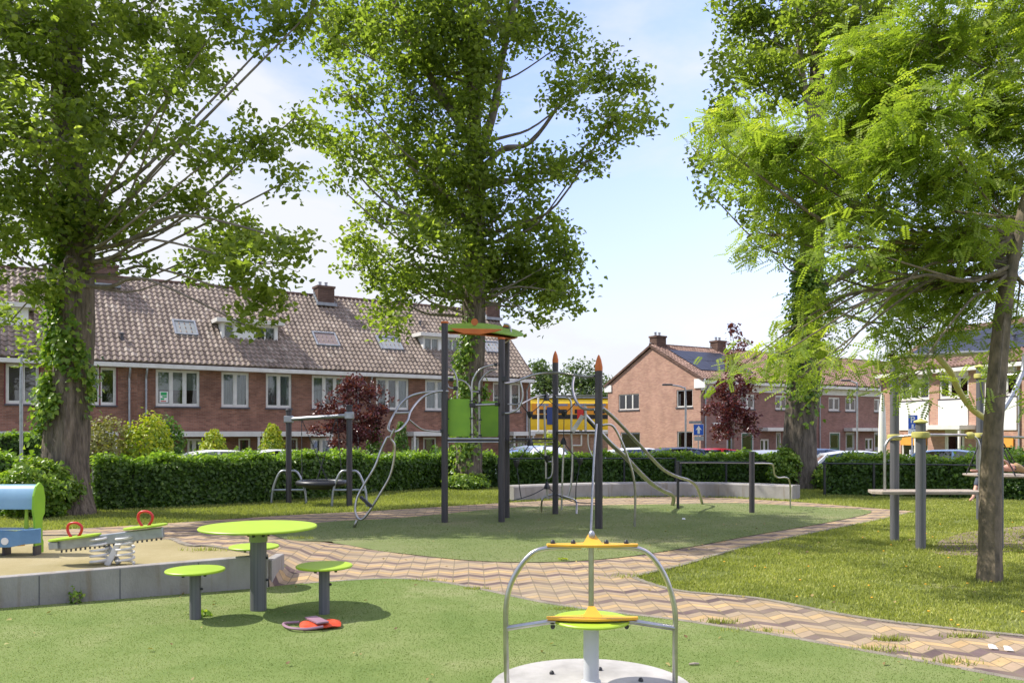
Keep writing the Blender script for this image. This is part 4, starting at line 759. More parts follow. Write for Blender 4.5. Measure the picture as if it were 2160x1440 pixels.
    for q in opt.get('chimneys',[]): chimney(roof,s(q[0]),q[1],zE+rise-.75,q[2]-ZS,q[3] if len(q)>3 else .95,q[4] if len(q)>4 else .6,opt.get('cmat'))
    for (a,b,c0,c1,nc,nr) in opt.get('solar',[]):
        sl=math.hypot(rise+ex,dep2+oh); ey,ez=(dep2+oh)/sl,(rise+ex)/sl; ny,nz=-ez,ey
        def pt(x,s_,h): return (x,-oh+ey*s_+ny*h,zE-ex+.12+ez*s_+nz*h)
        for i in range(nc):
            for j in range(nr):
                u0=s(a)+(b-a)*i/nc+.01; u1=s(a)+(b-a)*(i+1)/nc-.01; v0=c0+(c1-c0)*j/nr+.01+(.03 if j else 0); v1=c0+(c1-c0)*(j+1)/nr-.01
                m_=MB(); m_.add([pt(u0,v0,.08),pt(u1,v0,.08),pt(u1,v1,.08),pt(u0,v1,.08),pt(u0,v0,.12),pt(u1,v0,.12),pt(u1,v1,.12),pt(u0,v1,.12)],[(3,2,1,0),(4,5,6,7),(0,1,5,4),(1,2,6,5),(2,3,7,6),(3,0,4,7)]); m_.build('solar_panel',M['solar'],roof,world=False)
    for (x,s_) in opt.get('vents',[]):
        k=(rise+ex)/(dep2+oh); y=-oh+s_; z=zE-ex+.12+k*s_; MB().lathe([(.07,-.1),(.07,.25),(.11,.27),(.11,.33),(.04,.36)],(s(x),y,z),10).build('roof_vent',M['sill'],roof,world=False)
    return root
angS=math.atan2(.541,.841)
def tL(px,back=0,Fr=F0):
    k=(px-1080)/F; o=Fr+nS*back; return (k*o.y-o.x)/(dS.x-k*dS.y)
Z0,Z1=2.84,4.52
dm=pmx('brown_door',(.09,.035,.02)); dg=pmx('green_door',(.02,.09,.05)); dgr=pmx('grey_door',(.25,.26,.27))
base=dict(brick=M['brickL'],tile=M['tileL'],group='brown brick terraced houses')
def LH(label,a,b,wins,doors,**o):
    q=dict(base); q.update(o); return house(label,F0,angS,a,b,4.5,4.16,wins,doors,q)
W=lambda p,q,l,f,*r:(tL(p),tL(q),Z0,Z1,l,f,*r)
e0=tL(290); e1=tL(541); e2=tL(766); e3=tL(965); e4=tL(1119)
cz=(1.44,1.68)
LH('brown brick terraced house partly behind the large left trunk, red window surrounds',e0-8.6,e0,[W(12,82,2,'bbeige','red'),W(176,245,2,'dark','red')],[(tL(60),tL(110),.1,1.35,'win'),(tL(220),tL(245),0,1.35,'door',dm)],pipes=[e0-.35,e0-8.2],canopy=[(e0-8.3,e0-.9,*cz,.9)],dormers=[(e0-9.4+1.2,tL(60,1.2),1.2,6.1,7.05,[(e0-8,e0-7,1),(e0-6.8,e0-5.6,2)])],chimneys=[(tL(222,4.1),4.1,9.78,1.05,.7)],vents=[(tL(256,1),1.1)])
LH('brown brick terraced house at the left edge of the photo with red window surrounds',e0-17.2,e0-8.6,[(e0-16,e0-14.2,Z0,Z1,2,'bbeige','red'),(e0-12,e0-10.2,Z0,Z1,2,'curtain','red')],[(e0-13,e0-12,0,1.35,'door',dm)],canopy=[(e0-16.9,e0-9,*cz,.9)])
LH('brown brick terraced house with the poster in its three-light window and one skylight',e0,e1,[W(328.5,421,3,'mixed'),W(467,525,2,'curtain')],[(tL(322),tL(345),0,1.35,'door',dm),(tL(395),tL(425),.1,1.35,'win'),(tL(503),tL(528),.0,1.35,'door',dm)],pipes=[e0+.35],canopy=[(tL(345),e1-.02,*cz,.9)],skylights=[(tL(362,2),tL(411,2),2.1,3.25)],dormers=[(tL(467,1.2),tL(586,1.2)-.0,1.2,6.1,7.03,[(tL(472,1.2),tL(493,1.2),1),(tL(538,1.2),tL(580,1.2),2)])] if e1>tL(586,1.2) else [])
LH('brown brick terraced house with the chimney above the purple plum tree',e1,e2,[W(561,615,2,'curtain'),W(658,732,3,'curtain')],[(tL(612),tL(628),0,1.35,'door',dm),(tL(655),tL(700),.1,1.35,'win'),(tL(560),tL(590),.1,1.35,'win')],pipes=[e2-.3],canopy=[(e1,tL(690),*cz,.9)],skylights=[(tL(655,2),tL(704,2),1.9,3.05,'b')],dormers=[(tL(467,1.2),tL(586,1.2),1.2,6.1,7.03,[(tL(472,1.2),tL(493,1.2),1),(tL(538,1.2),tL(580,1.2),2)])],chimneys=[(tL(683,4.1),4.1,9.78,.95,.8)])
LH('brown brick terraced house with the dormer behind the nearest tower post',e2,e3,[W(793,862,3,'curtain'),W(897,945,2,'curtain')],[(tL(868),tL(884),0,1.35,'door',dgr),(tL(893),tL(920),0,1.35,'door',dm)],pipes=[e2+.35],canopy=[(tL(857),tL(932),*cz,.9)],skylights=[(tL(790,2),tL(836,2),1.9,3.05)],dormers=[(tL(893,1.2),e3+.9,1.2,6.1,7.03,[(tL(895,1.2),tL(925,1.2),2),(tL(940,1.2),tL(968,1.2),2)])],vents=[(tL(884,3),3.2)])
LH('end house of the brown brick row, beside the gap with the yellow train',e3,e4,[W(1040,1098,3,'curtain')],[(tL(1072),tL(1086),0,1.35,'door',dgr),(tL(1092),tL(1108),.0,1.35,'win')],pipes=[e4-.3],canopy=[(tL(1066),tL(1111),*cz,.9)],skylights=[(tL(1014,2),tL(1050,2),2.2,3.3)],chimneys=[(tL(1034,4.1),4.1,9.8,.95,.8)],vergeR=True)
# poster in the window
px_=tL(337); po=F0+dS*px_-nS*.0; rt=thing('window_poster','small white poster with green marks inside the three-light window','poster',(po.x,po.y,3.0),angS)
b=MB(); b.bb(0,.36,.045,.05,.02,.52); b.build('sheet',M['panelwhite'],rt,world=False)
b=MB(); b.bb(.05,.31,.038,.044,.34,.48).bb(.12,.31,.038,.044,.24,.31).bb(.05,.2,.038,.044,.13,.21); b.build('green_marks',pmx('postergreen',(.03,.4,.12)),rt,world=False); b=MB(); b.bb(.05,.28,.038,.044,.05,.09); b.build('red_line',M['red'],rt,world=False)
# salmon brick row
C0=Vector((11.76,51.7,0))
def tR(px,back=0): return tL(px,back,C0)
rb=dict(brick=M['brickF'],gmat=M['brickR'],tile=M['tileR'],group='salmon brick terraced houses',cmat=M['brickC'],frieze=.42,colw=.24)
def yG(px):   # depth along the gable of the first house
    k=(px-1080)/F; return (k*C0.y-C0.x)/(nS.x-k*nS.y)
def RH(label,a,b,wins,doors,**o):
    q=dict(rb); q.update(o); return house(label,C0,angS,a,b,4.53,2.35,wins,doors,q)
zw=(3.15,4.12)
gw=[(yG(1348),yG(1305),3.2,4.28,3,'c'),(yG(1461),yG(1427),3.25,4.35,2,'c'),(yG(1350),yG(1309),-.1,1.65,1,'mint'),(yG(1461),yG(1428),-.1,1.7,1,'mintcurt')]
r0=0; r1_=tR(1600); r2_=tR(1727); r3_=tR(1822); r4_=tR(1935); r5_=tR(2080)
RH('salmon brick end house with the gable and solar panels facing the playground',0,r1_,[(tR(1562),tR(1592),*zw,2,'curtain')],[(tR(1533),tR(1547),0,1.65,'door',dgr),(tR(1564),tR(1590),0,1.65,'door',dg)],gabL=gw,vergeL=True,boxL=True,pipes=[.35],canopy=[(tR(1502),tR(1530),3.0-.9,2.25,.15)],solar=[(.75,5.6,1.2,4.5,5,2)],chimneys=[(.6,4.53,8.1,.85,.7),(6.2,4.4,8.1,.85,.7)])
wl=MB()
RH('salmon brick terraced house behind the ivy-clad poplar',r1_,r2_,[(tR(1636),tR(1660),*zw,2,'curtain')],[(tR(1604),tR(1623),.3,1.2,'win'),(tR(1637),tR(1648),0,1.65,'door',dgr)],canopy=[(tR(1602),tR(1660),1.72,1.95,.7)],chimneys=[(tR(1660,4),4.4,8.1,.85,.7)])
RH('salmon brick terraced house with the green door right of the poplar trunk',r2_,r3_,[(tR(1748),tR(1772),*zw,2,'curtain'),(tR(1783),tR(1806),*zw,2,'curtain')],[(tR(1750),tR(1773),0,1.65,'door',dg),(tR(1784),tR(1803),0,1.65,'door',dgr)],pipes=[r2_+.05],canopy=[(tR(1780),tR(1821),1.72,1.95,.7)])
RH('far salmon brick terraced house next to the white panelled row',r3_,r4_,[(tR(1844),tR(1864),*zw,2,'curtain')],[(tR(1825),tR(1834)+.5,.3,1.2,'win'),(tR(1844),tR(1858),0,1.65,'door',dgr)],canopy=[(tR(1822),tR(1850),1.72,1.95,.7)])
RH('farthest salmon brick house hidden behind the white panelled row',r4_,r5_,[(r4_+1,r4_+2.4,*zw,2,'curtain')],[(r4_+3,r4_+4,0,1.65,'door',dgr)],vergeR=True)
# white panelled row
dT=Vector((.292,-.956,0)).normalized(); nT=Vector((-dT.y,dT.x,0)); E0=Vector((20.8,46.9,0)); angT=math.atan2(dT.y,dT.x)
def tT(px,back=0):
    k=(px-1080)/F; o=E0+nT*back; return (k*o.y-o.x)/(dT.x-k*dT.y)
tb_=dict(brick=M['brickR'],tile=M['tileR'],group='white panelled brick houses',colw=.24)
def TH(label,a,b,bays,**o):
    q=dict(tb_); q.update(o); wins=[];drs=[]
    for (u,v,kind) in bays:
        wins.append((u,v,3.35,4.45,3 if v-u>1.5 else 2,'curtain'))
        if kind=='door': drs.append((u+.35,v-.25,0,1.75,'door',M['panelwhite']))
        else: wins.append((u+.1,v-.1,-.1,1.45,2,'curtain'))
    r=house(label,E0,angT,a,b,4.5,2.4,wins,drs,q); s=lambda x:x-a
    pn=MB()
    for (u,v,kind) in bays:
        pn=MB(); pn.bb(s(u),s(v),-.06,-.003,1.75-ZS,3.26-ZS); pn.build('wall_panel',M['panelwhite'],r,world=False)
        if kind!='door': MB().bb(s(u)+.15,s(v)-.15,-.1,-.02,.95-ZS,1.45-ZS).build('sun_blind',M['orangeawn'],r,world=False)
        MB().bb(s(u)-.003,s(v)+.003,-.05,-.003,4.46-ZS,4.85-ZS).build('eaves_panel',M['cream'],r,world=False)
    return r
TH('white panelled house at the far end behind the parking sign',0,tT(1975),[(tT(1898),tT(1960),'win')],pipes=[.15],vergeL=True,solar=[(tT(1935,2),tT(1975),1.6,4.6,3,2)],frieze=.0)
TH('white panelled house with the awning over its glazed door',tT(1975),tT(2062),[(tT(1981),tT(2043),'door')],canopy=[(tT(1958),tT(2058),1.78,2.0,1.0)],solar=[(tT(1975),tT(2062),1.3,4.6,3,2)])
TH('white panelled house at the right edge behind the leaning trunk',tT(2062),tT(2062)+8,[(tT(2075),tT(2146),'win'),(tT(2175),tT(2230),'win')],pipes=[tT(2152)],vents=[(tT(2143,2),2.2)],solar=[(tT(2062),tT(2062)+2.2,1.3,4.6,2,2)])
# station wall and train
st=thing('station_building','low brick station wall with white coping and drain pipes under the yellow train','building',(2.5,72,ZS))
b=MB(); b.bb(-2,16,72,73,ZS,1.5).bb(4.6,4.9,71.85,71.998,ZS,1.2).bb(6.8,7.1,71.85,71.998,ZS,1.2); b.build('wall',M['brickR'],st)
b=MB(); b.bb(-3,17,71.6,73.4,1.505,1.75); b.build('coping',M['white'],st)
b=MB(); b.tube(smooth([(6.0,71.7,1.4),(6.0,71.7,.6),(5.9,71.7,.5),(5.3,71.7,.5),(5.2,71.7,.4),(5.2,71.7,ZS)],4),.07,8).tube([(8.6,71.7,1.4),(8.6,71.7,ZS)],.06,8); b.build('drain_pipe',M['white'],st)
b=MB(); b.bb(9.0,10.6,71.8,71.99,ZS,.9); b.build('gate',pmx('green_gate',(.08,.2,.13)),st)
em=MB(); em.bb(-60,90,100,125,-1,1.35); eo=em.build('railway_embankment',M['soil']); eo['kind']='structure'
tr=thing('passenger_train','yellow double-deck train on the embankment behind the gap','train',(5,106,1.35))
ye=pmx('train_yellow',(.85,.55,.02),.35); yo=pmx('train_orange',(.80,.30,.02),.35); bl=pmx('train_blue',(.03,.06,.2),.3)
def trn(x0,x1):
    prof=[(-1.45,.55),(-1.5,1.2),(-1.5,3.9),(-1.3,4.35),(-.8,4.6),(.8,4.6),(1.3,4.35),(1.5,3.9),(1.5,1.2),(1.45,.55)]
    b=MB(); b.prism([(x0,106+p[0],1.35+p[1]) for p in prof],(x1-x0,0,0)); o=b.build('carriage',ye,tr,bev=.03)
    b=MB(); b.bb(x0+.3,x1-.3,104.47,104.49,3.9,5.25); b.build('upper_band',yo,o)
    b=MB(); b.bb(x0+.3,x1-.3,104.45,104.495,3.3,3.85); b.build('window_band',M['dark'],o)
    for k in range(int((x1-x0)/2.4)):
        x=x0+.9+k*2.4; MB().bb(x,x+1.5,104.43,104.465,4.95,5.2).build('window',pmx('train_win',(.2,.25,.4),.1),o)
        MB().bb(x,x+1.4,104.43,104.465,4.0,4.5).build('window',M['dark'],o)
    for x in (x0+2.2,x1-3.4): MB().bb(x,x+1.2,104.4,104.46,2.6,4.8).build('door',bl,o)
    MB().bb(x0,x1,104.7,107.3,5.95,6.08).build('roof',M['zinc'],o)
trn(-22,1.5); trn(2.2,26)
b=MB(); b.bb(8.2,9.0,104.38,104.42,3.3,4.5); b.build('front_panel',M['red'],tr)
for x in (3.2,-14,21): 
    c=thing('catenary_mast','slim grey mast beside the railway line at x %s'%('middle' if x==3.2 else 'left' if x<0 else 'right'),'mast',(x,101,1.3)); c['label']={3.2:'slim grey mast in front of the yellow train in the gap',-14:'grey railway mast hidden behind the brown brick row',21:'grey railway mast hidden behind the salmon brick gable'}[x]
    b=MB(); b.tube([(x,101,1.3),(x,101,6.2)],.11,8).tube([(x,101,6),(x+2.5,101,6.2)],.05,6); b.build('mast',M['white'],c)
# ---------------------------------------------------------------- cars
def carproto():
    r=thing('parked_car','car','car',(0,0,0)); 
    # half-width sections along x (length 4.2): (x, zlow, zbelt)
    def loft(secs,name,mat,par):
        b=MB(); n=len(secs[0]); vs=[]; 
        for s_ in secs: vs+=s_
        fs=[(i*n+k,i*n+(k+1)%n,(i+1)*n+(k+1)%n,(i+1)*n+k) for i in range(len(secs)-1) for k in range(n)]+[tuple(range(n))[::-1],tuple((len(secs)-1)*n+k for k in range(n))]
        b.add(vs,fs); return b.build(name,mat,par,world=False,sm=True)
    def sec(x,wl,zl,wb,zb,wt,zt): return [(x,-wl,zl),(x,-wb,zl+.12),(x,-wb,zb-.12),(x,-wt,zt),(x,wt,zt),(x,wb,zb-.12),(x,wb,zl+.12),(x,wl,zl)]
    S=[(-2.1,.55,.32,.72,.62,.62,.68),(-2.0,.7,.2,.8,.78,.72,.84),(-1.6,.78,.18,.86,.86,.78,.93),(-1.0,.8,.18,.88,.9,.8,.98),(-.3,.8,.18,.88,.92,.82,.99),(.8,.8,.18,.88,.93,.82,1.0),(1.6,.8,.18,.87,.93,.8,1.0),(1.98,.74,.22,.82,.88,.74,.97),(2.1,.66,.34,.74,.78,.66,.86)]
    body=loft([sec(*s_) for s_ in S],'body',None,r)
    g=[(-1.05,.78,.97,.76,.985),(-.35,.76,.98,.62,1.40),(.2,.76,.99,.62,1.47),(1.0,.76,.99,.62,1.45),(1.55,.75,.99,.6,1.36),(1.98,.7,.96,.66,.985)]
    gl=loft([[(x,-a,z0_),(x,-b_,z1_),(x,b_,z1_),(x,a,z0_)] for x,a,z0_,b_,z1_ in g],'windows',M['carglass'],r)
    rf=loft([[(x,-b_,z1_-.02),(x,-b_*.7,z1_+.035),(x,b_*.7,z1_+.035),(x,b_,z1_-.02)] for x,a,z0_,b_,z1_ in g[1:5]],'roof_panel',None,r)
    pl=MB()
    for sg in (-1,1):
        pl.bar((-1.05,sg*.775,.975),(-.35,sg*.63,1.40),.05).bar((.35,sg*.78,.985),(.35,sg*.63,1.46),.07).bar((1.95,sg*.70,.97),(1.5,sg*.61,1.38),.09)
    pl.build('pillars',None,r,world=False)
    for x in (-1.3,1.3):
        for sg in (-1,1):
            Mx=Matrix.Rotation(R(90),3,'X'); w_=MB().lathe([(.2,-.1),(.3,-.1),(.315,-.05),(.315,.05),(.3,.1),(.2,.1)],(x,sg*.79,.315),20,Mx).build('wheel',M['blackp'],r,world=False,sm=True)
            MB().lathe([(.19,-.105),(.1,-.09),(.1,.09),(.19,.105)],(x,sg*.79,.315),12,Mx).build('rim',M['galv'],w_,world=False)
    for sg in (-1,1):
        MB().bb(-2.11,-1.93,sg*.5-.14,sg*.5+.14,.6,.74).build('headlight',M['panelwhite'],r,world=False,bev=.02)
        MB().bb(1.98,2.1,sg*.68-.06,sg*.68+.06,.68,1.0).build('taillight',M['red'],r,world=False,bev=.02)
        MB().bb(-.85,-.72,sg*.9-.09,sg*.9+.09,.95,1.07).build('mirror',M['blackp'],r,world=False,bev=.02)
    MB().bb(2.1,2.125,-.26,.26,.5,.61).build('number_plate',M['yellow'],r,world=False)
    return r
proto=carproto(); first=True
paint={}
def car(label,loc,rz,col,scale=1.0,zt=ZS):
    global first
    o=proto if first else copy_tree(proto); first=False
    o.location=(loc[0],loc[1],zt+.015); o.rotation_euler=(0,0,rz); o.scale=(scale,)*3; ROOT[o.name]=Matrix.Identity(4); tag(o,label,'car','parked cars beyond the hedges')
    if col not in paint: paint[col]=pm('car_paint_%d'%len(paint),col,tuple(c*.95 for c in col),2,.25,.1)
    for ch in o.children:
        if ch.name.split('.')[0] in('body','roof_panel','pillars'):
            ch.data=ch.data.copy(); ch.data.materials.clear(); ch.data.materials.append(paint[col])
def XY(px,Y): return ((px-1080)/F*Y,Y)
ca=angS
car('white car parked under the left end of the salmon gable',XY(1372,31),PI+.12,(.75,.76,.78),1.0)
car('dark grey car parked under the curtained gable window',XY(1458,30.5),PI+.1,(.02,.02,.025),1.02)
car('red car parked between the dark car and the lone black post',XY(1530,31.5),PI+.1,(.45,.02,.03),.98)
car('silver hatchback showing its red tail lights left of the ivy trunk',XY(1640,27),R(205),(.36,.38,.41),1.0)
car('dark blue car just right of the ivy-clad trunk',XY(1745,31),PI+.1,(.03,.06,.12),.98)
car('pale silver car behind the right hedge',XY(1835,28),R(170),(.6,.62,.64),.97)
car('blue car parked in front of the awning door',XY(2035,29),R(150),(.12,.2,.35),.98)
car('light blue car in the street behind the rope net',XY(1115,36),R(40),(.3,.36,.46),1.0)
car('white car hidden behind the left hedge, its roof showing under the conifer',XY(428,27),angS,(.78,.78,.77),1.0)
car('white car behind the hedge left of the basket swing',XY(562,30),angS,(.7,.7,.7),.97)
# ---------------------------------------------------------------- street furniture
def lamp(label,px,top,Y,arm,z0=ZS,r=.05):
    b0=P(px,1000,Y); x,y=b0.x,Y; zt=P(px,top,Y).z; t=thing('street_lamp',label,'street lamp',(x,y,z0),group='street lamps')
    m=MB(); pts=smooth([(x,y,z0),(x,y,z0+1.2),(x,y,zt-.45),(x+arm*.15,y,zt-.12),(x+arm*.75,y,zt)],5); m.tube(pts,[r*1.3]*5+[r]*5+[r*.75]*(len(pts)-10),10); m.build('pole',M['galv'],t,sm=True)
    m=MB(); m.box((x+arm,y,zt+.02),(.5,.2,.09)); m.build('lamp_head',M['sill'],t,bev=.03)
lamp('grey street lamp at the left edge before the brown brick house',45,742,24,.25)
lamp('street lamp in front of the salmon gable',1446,812,41,-.9)
lamp('street lamp in front of the green door right of the poplar',1808,803,44,-.6)
s=XY(1473,40); t=thing('one_way_sign','blue square sign with a white upward arrow on a thin pole','traffic sign',(s[0],s[1],ZS))
MB().tube([(s[0],s[1],ZS),(s[0],s[1],2.0)],.03,8).build('pole',M['galv'],t)
zc=P(0,906,40).z; MB().box((s[0],s[1]-.05,zc),(.50,.02,.54)).build('border',M['white'],t,bev=.008)
MB().box((s[0],s[1]-.066,zc),(.46,.01,.50)).build('plate',pmx('signblue',(.01,.09,.5),.35),t)
y_=s[1]-.08; MB().prism([(s[0]-.055,y_,zc-.19),(s[0]+.055,y_,zc-.19),(s[0]+.055,y_,zc+.02),(s[0]+.15,y_,zc-.02),(s[0],y_,zc+.2),(s[0]-.15,y_,zc-.02),(s[0]-.055,y_,zc+.02)],(0,.006,0)).build('arrow',M['panelwhite'],t)
MB().box((s[0]+.02,s[1]-.05,zc-.42),(.46,.015,.2)).build('sub_plate',M['zinc'],t)
MB().box((s[0]-.15,s[1]-.04,zc+.36),(.62,.03,.12)).build('street_name_plate',M['lead'],t)
s=XY(1924,30); t=thing('parking_sign','blue sign with a white P and a charging symbol above a small arrow plate','traffic sign',(s[0],s[1],ZS))
MB().tube([(s[0],s[1],ZS),(s[0],s[1],2.25)],.03,8).build('pole',M['galv'],t); zc=P(0,890,30).z
MB().box((s[0],s[1]-.05,zc),(.35,.02,.52)).build('border',M['white'],t,bev=.008); MB().box((s[0],s[1]-.066,zc),(.32,.01,.49)).build('plate',pmx('signblue',(.01,.09,.5),.35),t)
def text(parent,body,loc,size,mat,name='lettering',rz=0):
    cu=bpy.data.curves.new(name,'FONT'); cu.body=body; cu.size=size; cu.extrude=.002; cu.align_x='CENTER'; cu.offset=.006; o=bpy.data.objects.new(name,cu); COL.objects.link(o)
    dg_=bpy.context.evaluated_depsgraph_get(); me=bpy.data.meshes.new_from_object(o.evaluated_get(dg_)); bpy.data.objects.remove(o)
    me.transform(Matrix.Rotation(R(90),4,'X')); me.transform(Matrix.Rotation(rz,4,'Z')); me.transform(Matrix.Translation(Vector(loc))); me.transform(rootmat(parent).inverted()); me.materials.clear(); return link(name,me,mat,parent)
text(t,'P',(s[0]-.02,s[1]-.078,zc-.02),.33,M['panelwhite'])
b=MB(); yy=s[1]-.078; b.box((s[0]-.02,yy,zc-.14),(.07,.006,.13)).box((s[0]-.02,yy,zc-.21),(.11,.006,.02)); b.tube(smooth([(s[0]+.03,yy,zc-.18),(s[0]+.07,yy,zc-.19),(s[0]+.08,yy,zc-.13),(s[0]+.11,yy,zc-.14),(s[0]+.12,yy,zc-.17)],3),.009,6); b.build('charging_symbol',M['panelwhite'],t)
MB().box((s[0],s[1]-.05,zc-.36),(.33,.015,.18)).build('sub_plate',M['panelwhite'],t)
b=MB(); b.bar((s[0]+.05,s[1]-.062,zc-.31),(s[0]-.03,s[1]-.062,zc-.39),.006,.02); b.prism([(s[0]-.06,s[1]-.065,zc-.42),(s[0]-.06,s[1]-.065,zc-.35),(s[0]+.01,s[1]-.065,zc-.42)],(0,.006,0)); b.build('arrow',M['blackp'],t)
# closed parasol and pickets
s=XY(1861,36); t=thing('closed_parasol','tall closed cream parasol standing left of the white panelled houses','parasol',(s[0],s[1],ZS))
MB().tube([(s[0],s[1],ZS),(s[0],s[1],3.4)],.03,8).build('pole',M['white'],t)
MB().lathe([(.13,.2),(.17,.6),(.16,1.6),(.13,2.6),(.06,3.2),(.02,3.35)],(s[0],s[1],0),12).build('canopy',M['cream'],t,sm=True)
for i,(a,b_) in enumerate(((1885,1935),(1938,1990))):
    t=thing('picket_fence','white picket fence in front of the white panelled houses, %s stretch'%('left' if i==0 else 'right'),'fence',(*XY(a,31.5),ZS)); m=MB()
    A=XY(a,31.5);B=XY(b_,30.5)
    for k in range(8):
        f=k/7; x=A[0]+(B[0]-A[0])*f; y=A[1]+(B[1]-A[1])*f; h=P(0,958-(10 if k in(1,5) else 0),y).z; m.bb(x-.03,x+.03,y-.015,y+.015,ZS,h)
    m.build('pickets',M['panelwhite'],t); MB().bar((A[0],A[1]+.04,.35),(B[0],B[1]+.04,.35),.03,.06).build('rail',M['panelwhite'],t)
# metal fences before the hedges
def mfence(label,pts,h,posts=None,r=.02):
    t=thing('metal_fence',label,'fence',(pts[0][0],pts[0][1],0),group='low black metal fences before the hedges'); m=MB(); m.tube([(p[0],p[1],h) for p in pts],r,8); m.build('rail',M['blackp'],t)
    for i in range(len(pts)-1):
        a=Vector((*pts[i],0));b=Vector((*pts[i+1],0)); n=max(1,round((b-a).length/1.5))
        for k in range(n+(1 if i==len(pts)-2 else 0)):
            p=a+(b-a)*k/n; MB().box((p.x,p.y,h/2-.02),(.05,.05,h+.1)).build('fence_post',M['blackp'],t)
mfence('low black fence rail before the hedge behind the concrete bench',[(-.4,24.5),(1.8,24.55),(4.85,24.6)],.87)
mfence('low black fence rail before the dark hedge at the right',[(8.1,21.5),(10.3,20.7),(12.3,19.8),(15,18.7)],.84)
mfence('short black fence end beside the ivy trunk and the silver car',[(5.0,24.6),(7.7,24.6)],.76)
# ---------------------------------------------------------------- playground walls
b=MB(); zA=.295; zB=.36; th=.13
def wp(p,z): return (p.x,p.y,z)
b.add([wp(WA,-.1),wp(WB,-.1),wp(WB,zB),wp(WA,zA),wp(WA+wn_*th,-.1),wp(WB+wn_*th,-.1),wp(WB+wn_*th,zB),wp(WA+wn_*th,zA)],[(0,1,2,3),(5,4,7,6),(3,2,6,7),(1,5,6,2),(0,3,7,4),(0,4,5,1)])
b.bb(WB.x-.1,WB.x,WB.y+.14,WB.y+.62,-.1,.29)
def wallmat():
    m=pm('stained_concrete',(.37,.35,.32),(.23,.215,.19),1.6,.85,bump=.3,bs=60,det=9,stretch=(1,1,.5)); t=m.node_tree; N=t.nodes.new; L=t.links.new; b=t.nodes['Principled BSDF']; src=b.inputs['Base Color'].links[0].from_socket
    tc=N('ShaderNodeTexCoord'); mp=N('ShaderNodeMapping'); mp.inputs['Scale'].default_value=(5,5,.5); n=N('ShaderNodeTexNoise'); n.inputs['Scale'].default_value=1.4; n.inputs['Detail'].default_value=5; L(tc.outputs['Object'],mp.inputs[0]); L(mp.outputs[0],n.inputs['Vector'])
    r=N('ShaderNodeValToRGB'); r.color_ramp.elements[0].position=.55; r.color_ramp.elements[1].position=.72; L(n.outputs[0],r.inputs[0]); x=N('ShaderNodeMixRGB'); x.inputs[2].default_value=(.20,.15,.09,1); ml=N('ShaderNodeMath'); ml.operation='MULTIPLY'; ml.inputs[1].default_value=.75; L(r.outputs[0],ml.inputs[0]); L(ml.outputs[0],x.inputs[0]); L(src,x.inputs[1]); L(x.outputs[0],b.inputs['Base Color']); return m
M['wallc']=wallmat()
rw=tag(b.build('retaining_wall',M['wallc'],bev=.012),'low grey concrete wall retaining the tan play surface at the left','wall')
for f in (.30,.53,.77):
    q=WA+(WB-WA)*f; zt_=zA+(zB-zA)*f; MB().bar(q-wn_*.0008-wd*.004,q-wn_*.0008+wd*.004,.003,2*zt_-.03).build('joint',M['sill'],rw)
bp=[(0.05,19.75),(.9,20.25),(2.2,20.85),(3.6,21.15),(5.0,21.0),(6.0,20.6),(6.75,20.0)]
pts=[Vector((v.x,v.y,0)) for v in smooth([Vector((*p,0)) for p in bp],6)]; vs=[]
for i,p in enumerate(pts):
    t=(pts[min(i+1,len(pts)-1)]-pts[max(i-1,0)]).normalized(); nr=Vector((-t.y,t.x,0))
    for s_,z in ((0,-.1),(.02,.33),(.05,.36),(.5,.36),(.5,-.1)): vs.append(p+nr*s_+Vector((0,0,z)))
n=len(pts); b=MB(); b.add(vs,[(5*i+k,5*i+5+k,5*i+5+(k+1)%5,5*i+(k+1)%5) for i in range(n-1) for k in range(5)]+[(0,1,2,3,4),tuple(5*(n-1)+k for k in (4,3,2,1,0))])
tag(b.build('concrete_bench',M['wallc'],sm=False),'long curved low concrete bench behind the climbing tower','bench')
# ---------------------------------------------------------------- table and stools
def disc(c,r,th,tilt=(0,0)): return MB().lathe([(r-.006,-th),(r,-th+.006),(r,-.006),(r-.006,0)],c,56,(Matrix.Rotation(tilt[0],3,'X')@Matrix.Rotation(tilt[1],3,'Y')))
def roundtable(name,label,cat,base,h,r,pr,top,group=None):
    t=thing(name,label,cat,base,group=group); x,y,z=base
    disc((x,y,h),r,.02).build('seat' if cat=='stool' else 'tabletop',top,t,sm=True)
    MB().lathe([(pr,z-.05),(pr,h-.13 if cat!='stool' else h-.05)],(x,y,0),28).build('column',M['postg'],t,sm=True)
    b=MB()
    if cat!='stool': b.lathe([(pr*1.12,h-.14),(pr*1.12,h-.025)],(x,y,0),28)
    else: b.lathe([(pr*1.0,h-.05),(pr*1.1,h-.022)],(x,y,0),20)
    b.build('collar',pmx('greenish_collar',(.25,.32,.12),.5),t,sm=True); b=MB()
    for k in range(6):
        a=k*PI/3+.3
        if cat=='stool': b.lathe([(.012,-.02),(.014,0),(.006,.004)],(x+r*.7*math.cos(a),y+r*.7*math.sin(a),h-.024),8)
        else: b.lathe([(.014,0),(.014,.014),(.005,.02)],(x+pr*1.1*math.cos(a),y+pr*1.1*math.sin(a),h-.08),8,Matrix.Rotation(a,3,'Z')@Matrix.Rotation(R(90),3,'Y'))
    for z_ in ((.28,) if cat=='stool' else (.5,.3)): b.lathe([(.012,0),(.012,.014),(.004,.02)],(x+pr,y-.0,h*z_/.45 if cat=='stool' else z_),8,Matrix.Rotation(R(90),3,'Y'))
    b.build('bolts',M['blackp'],t); return t
tt=G(545,1291); roundtable('play_table','large round lime green table on a thick grey column','table',(tt.x,tt.y,0),.79,.525,.073,M['lime'])
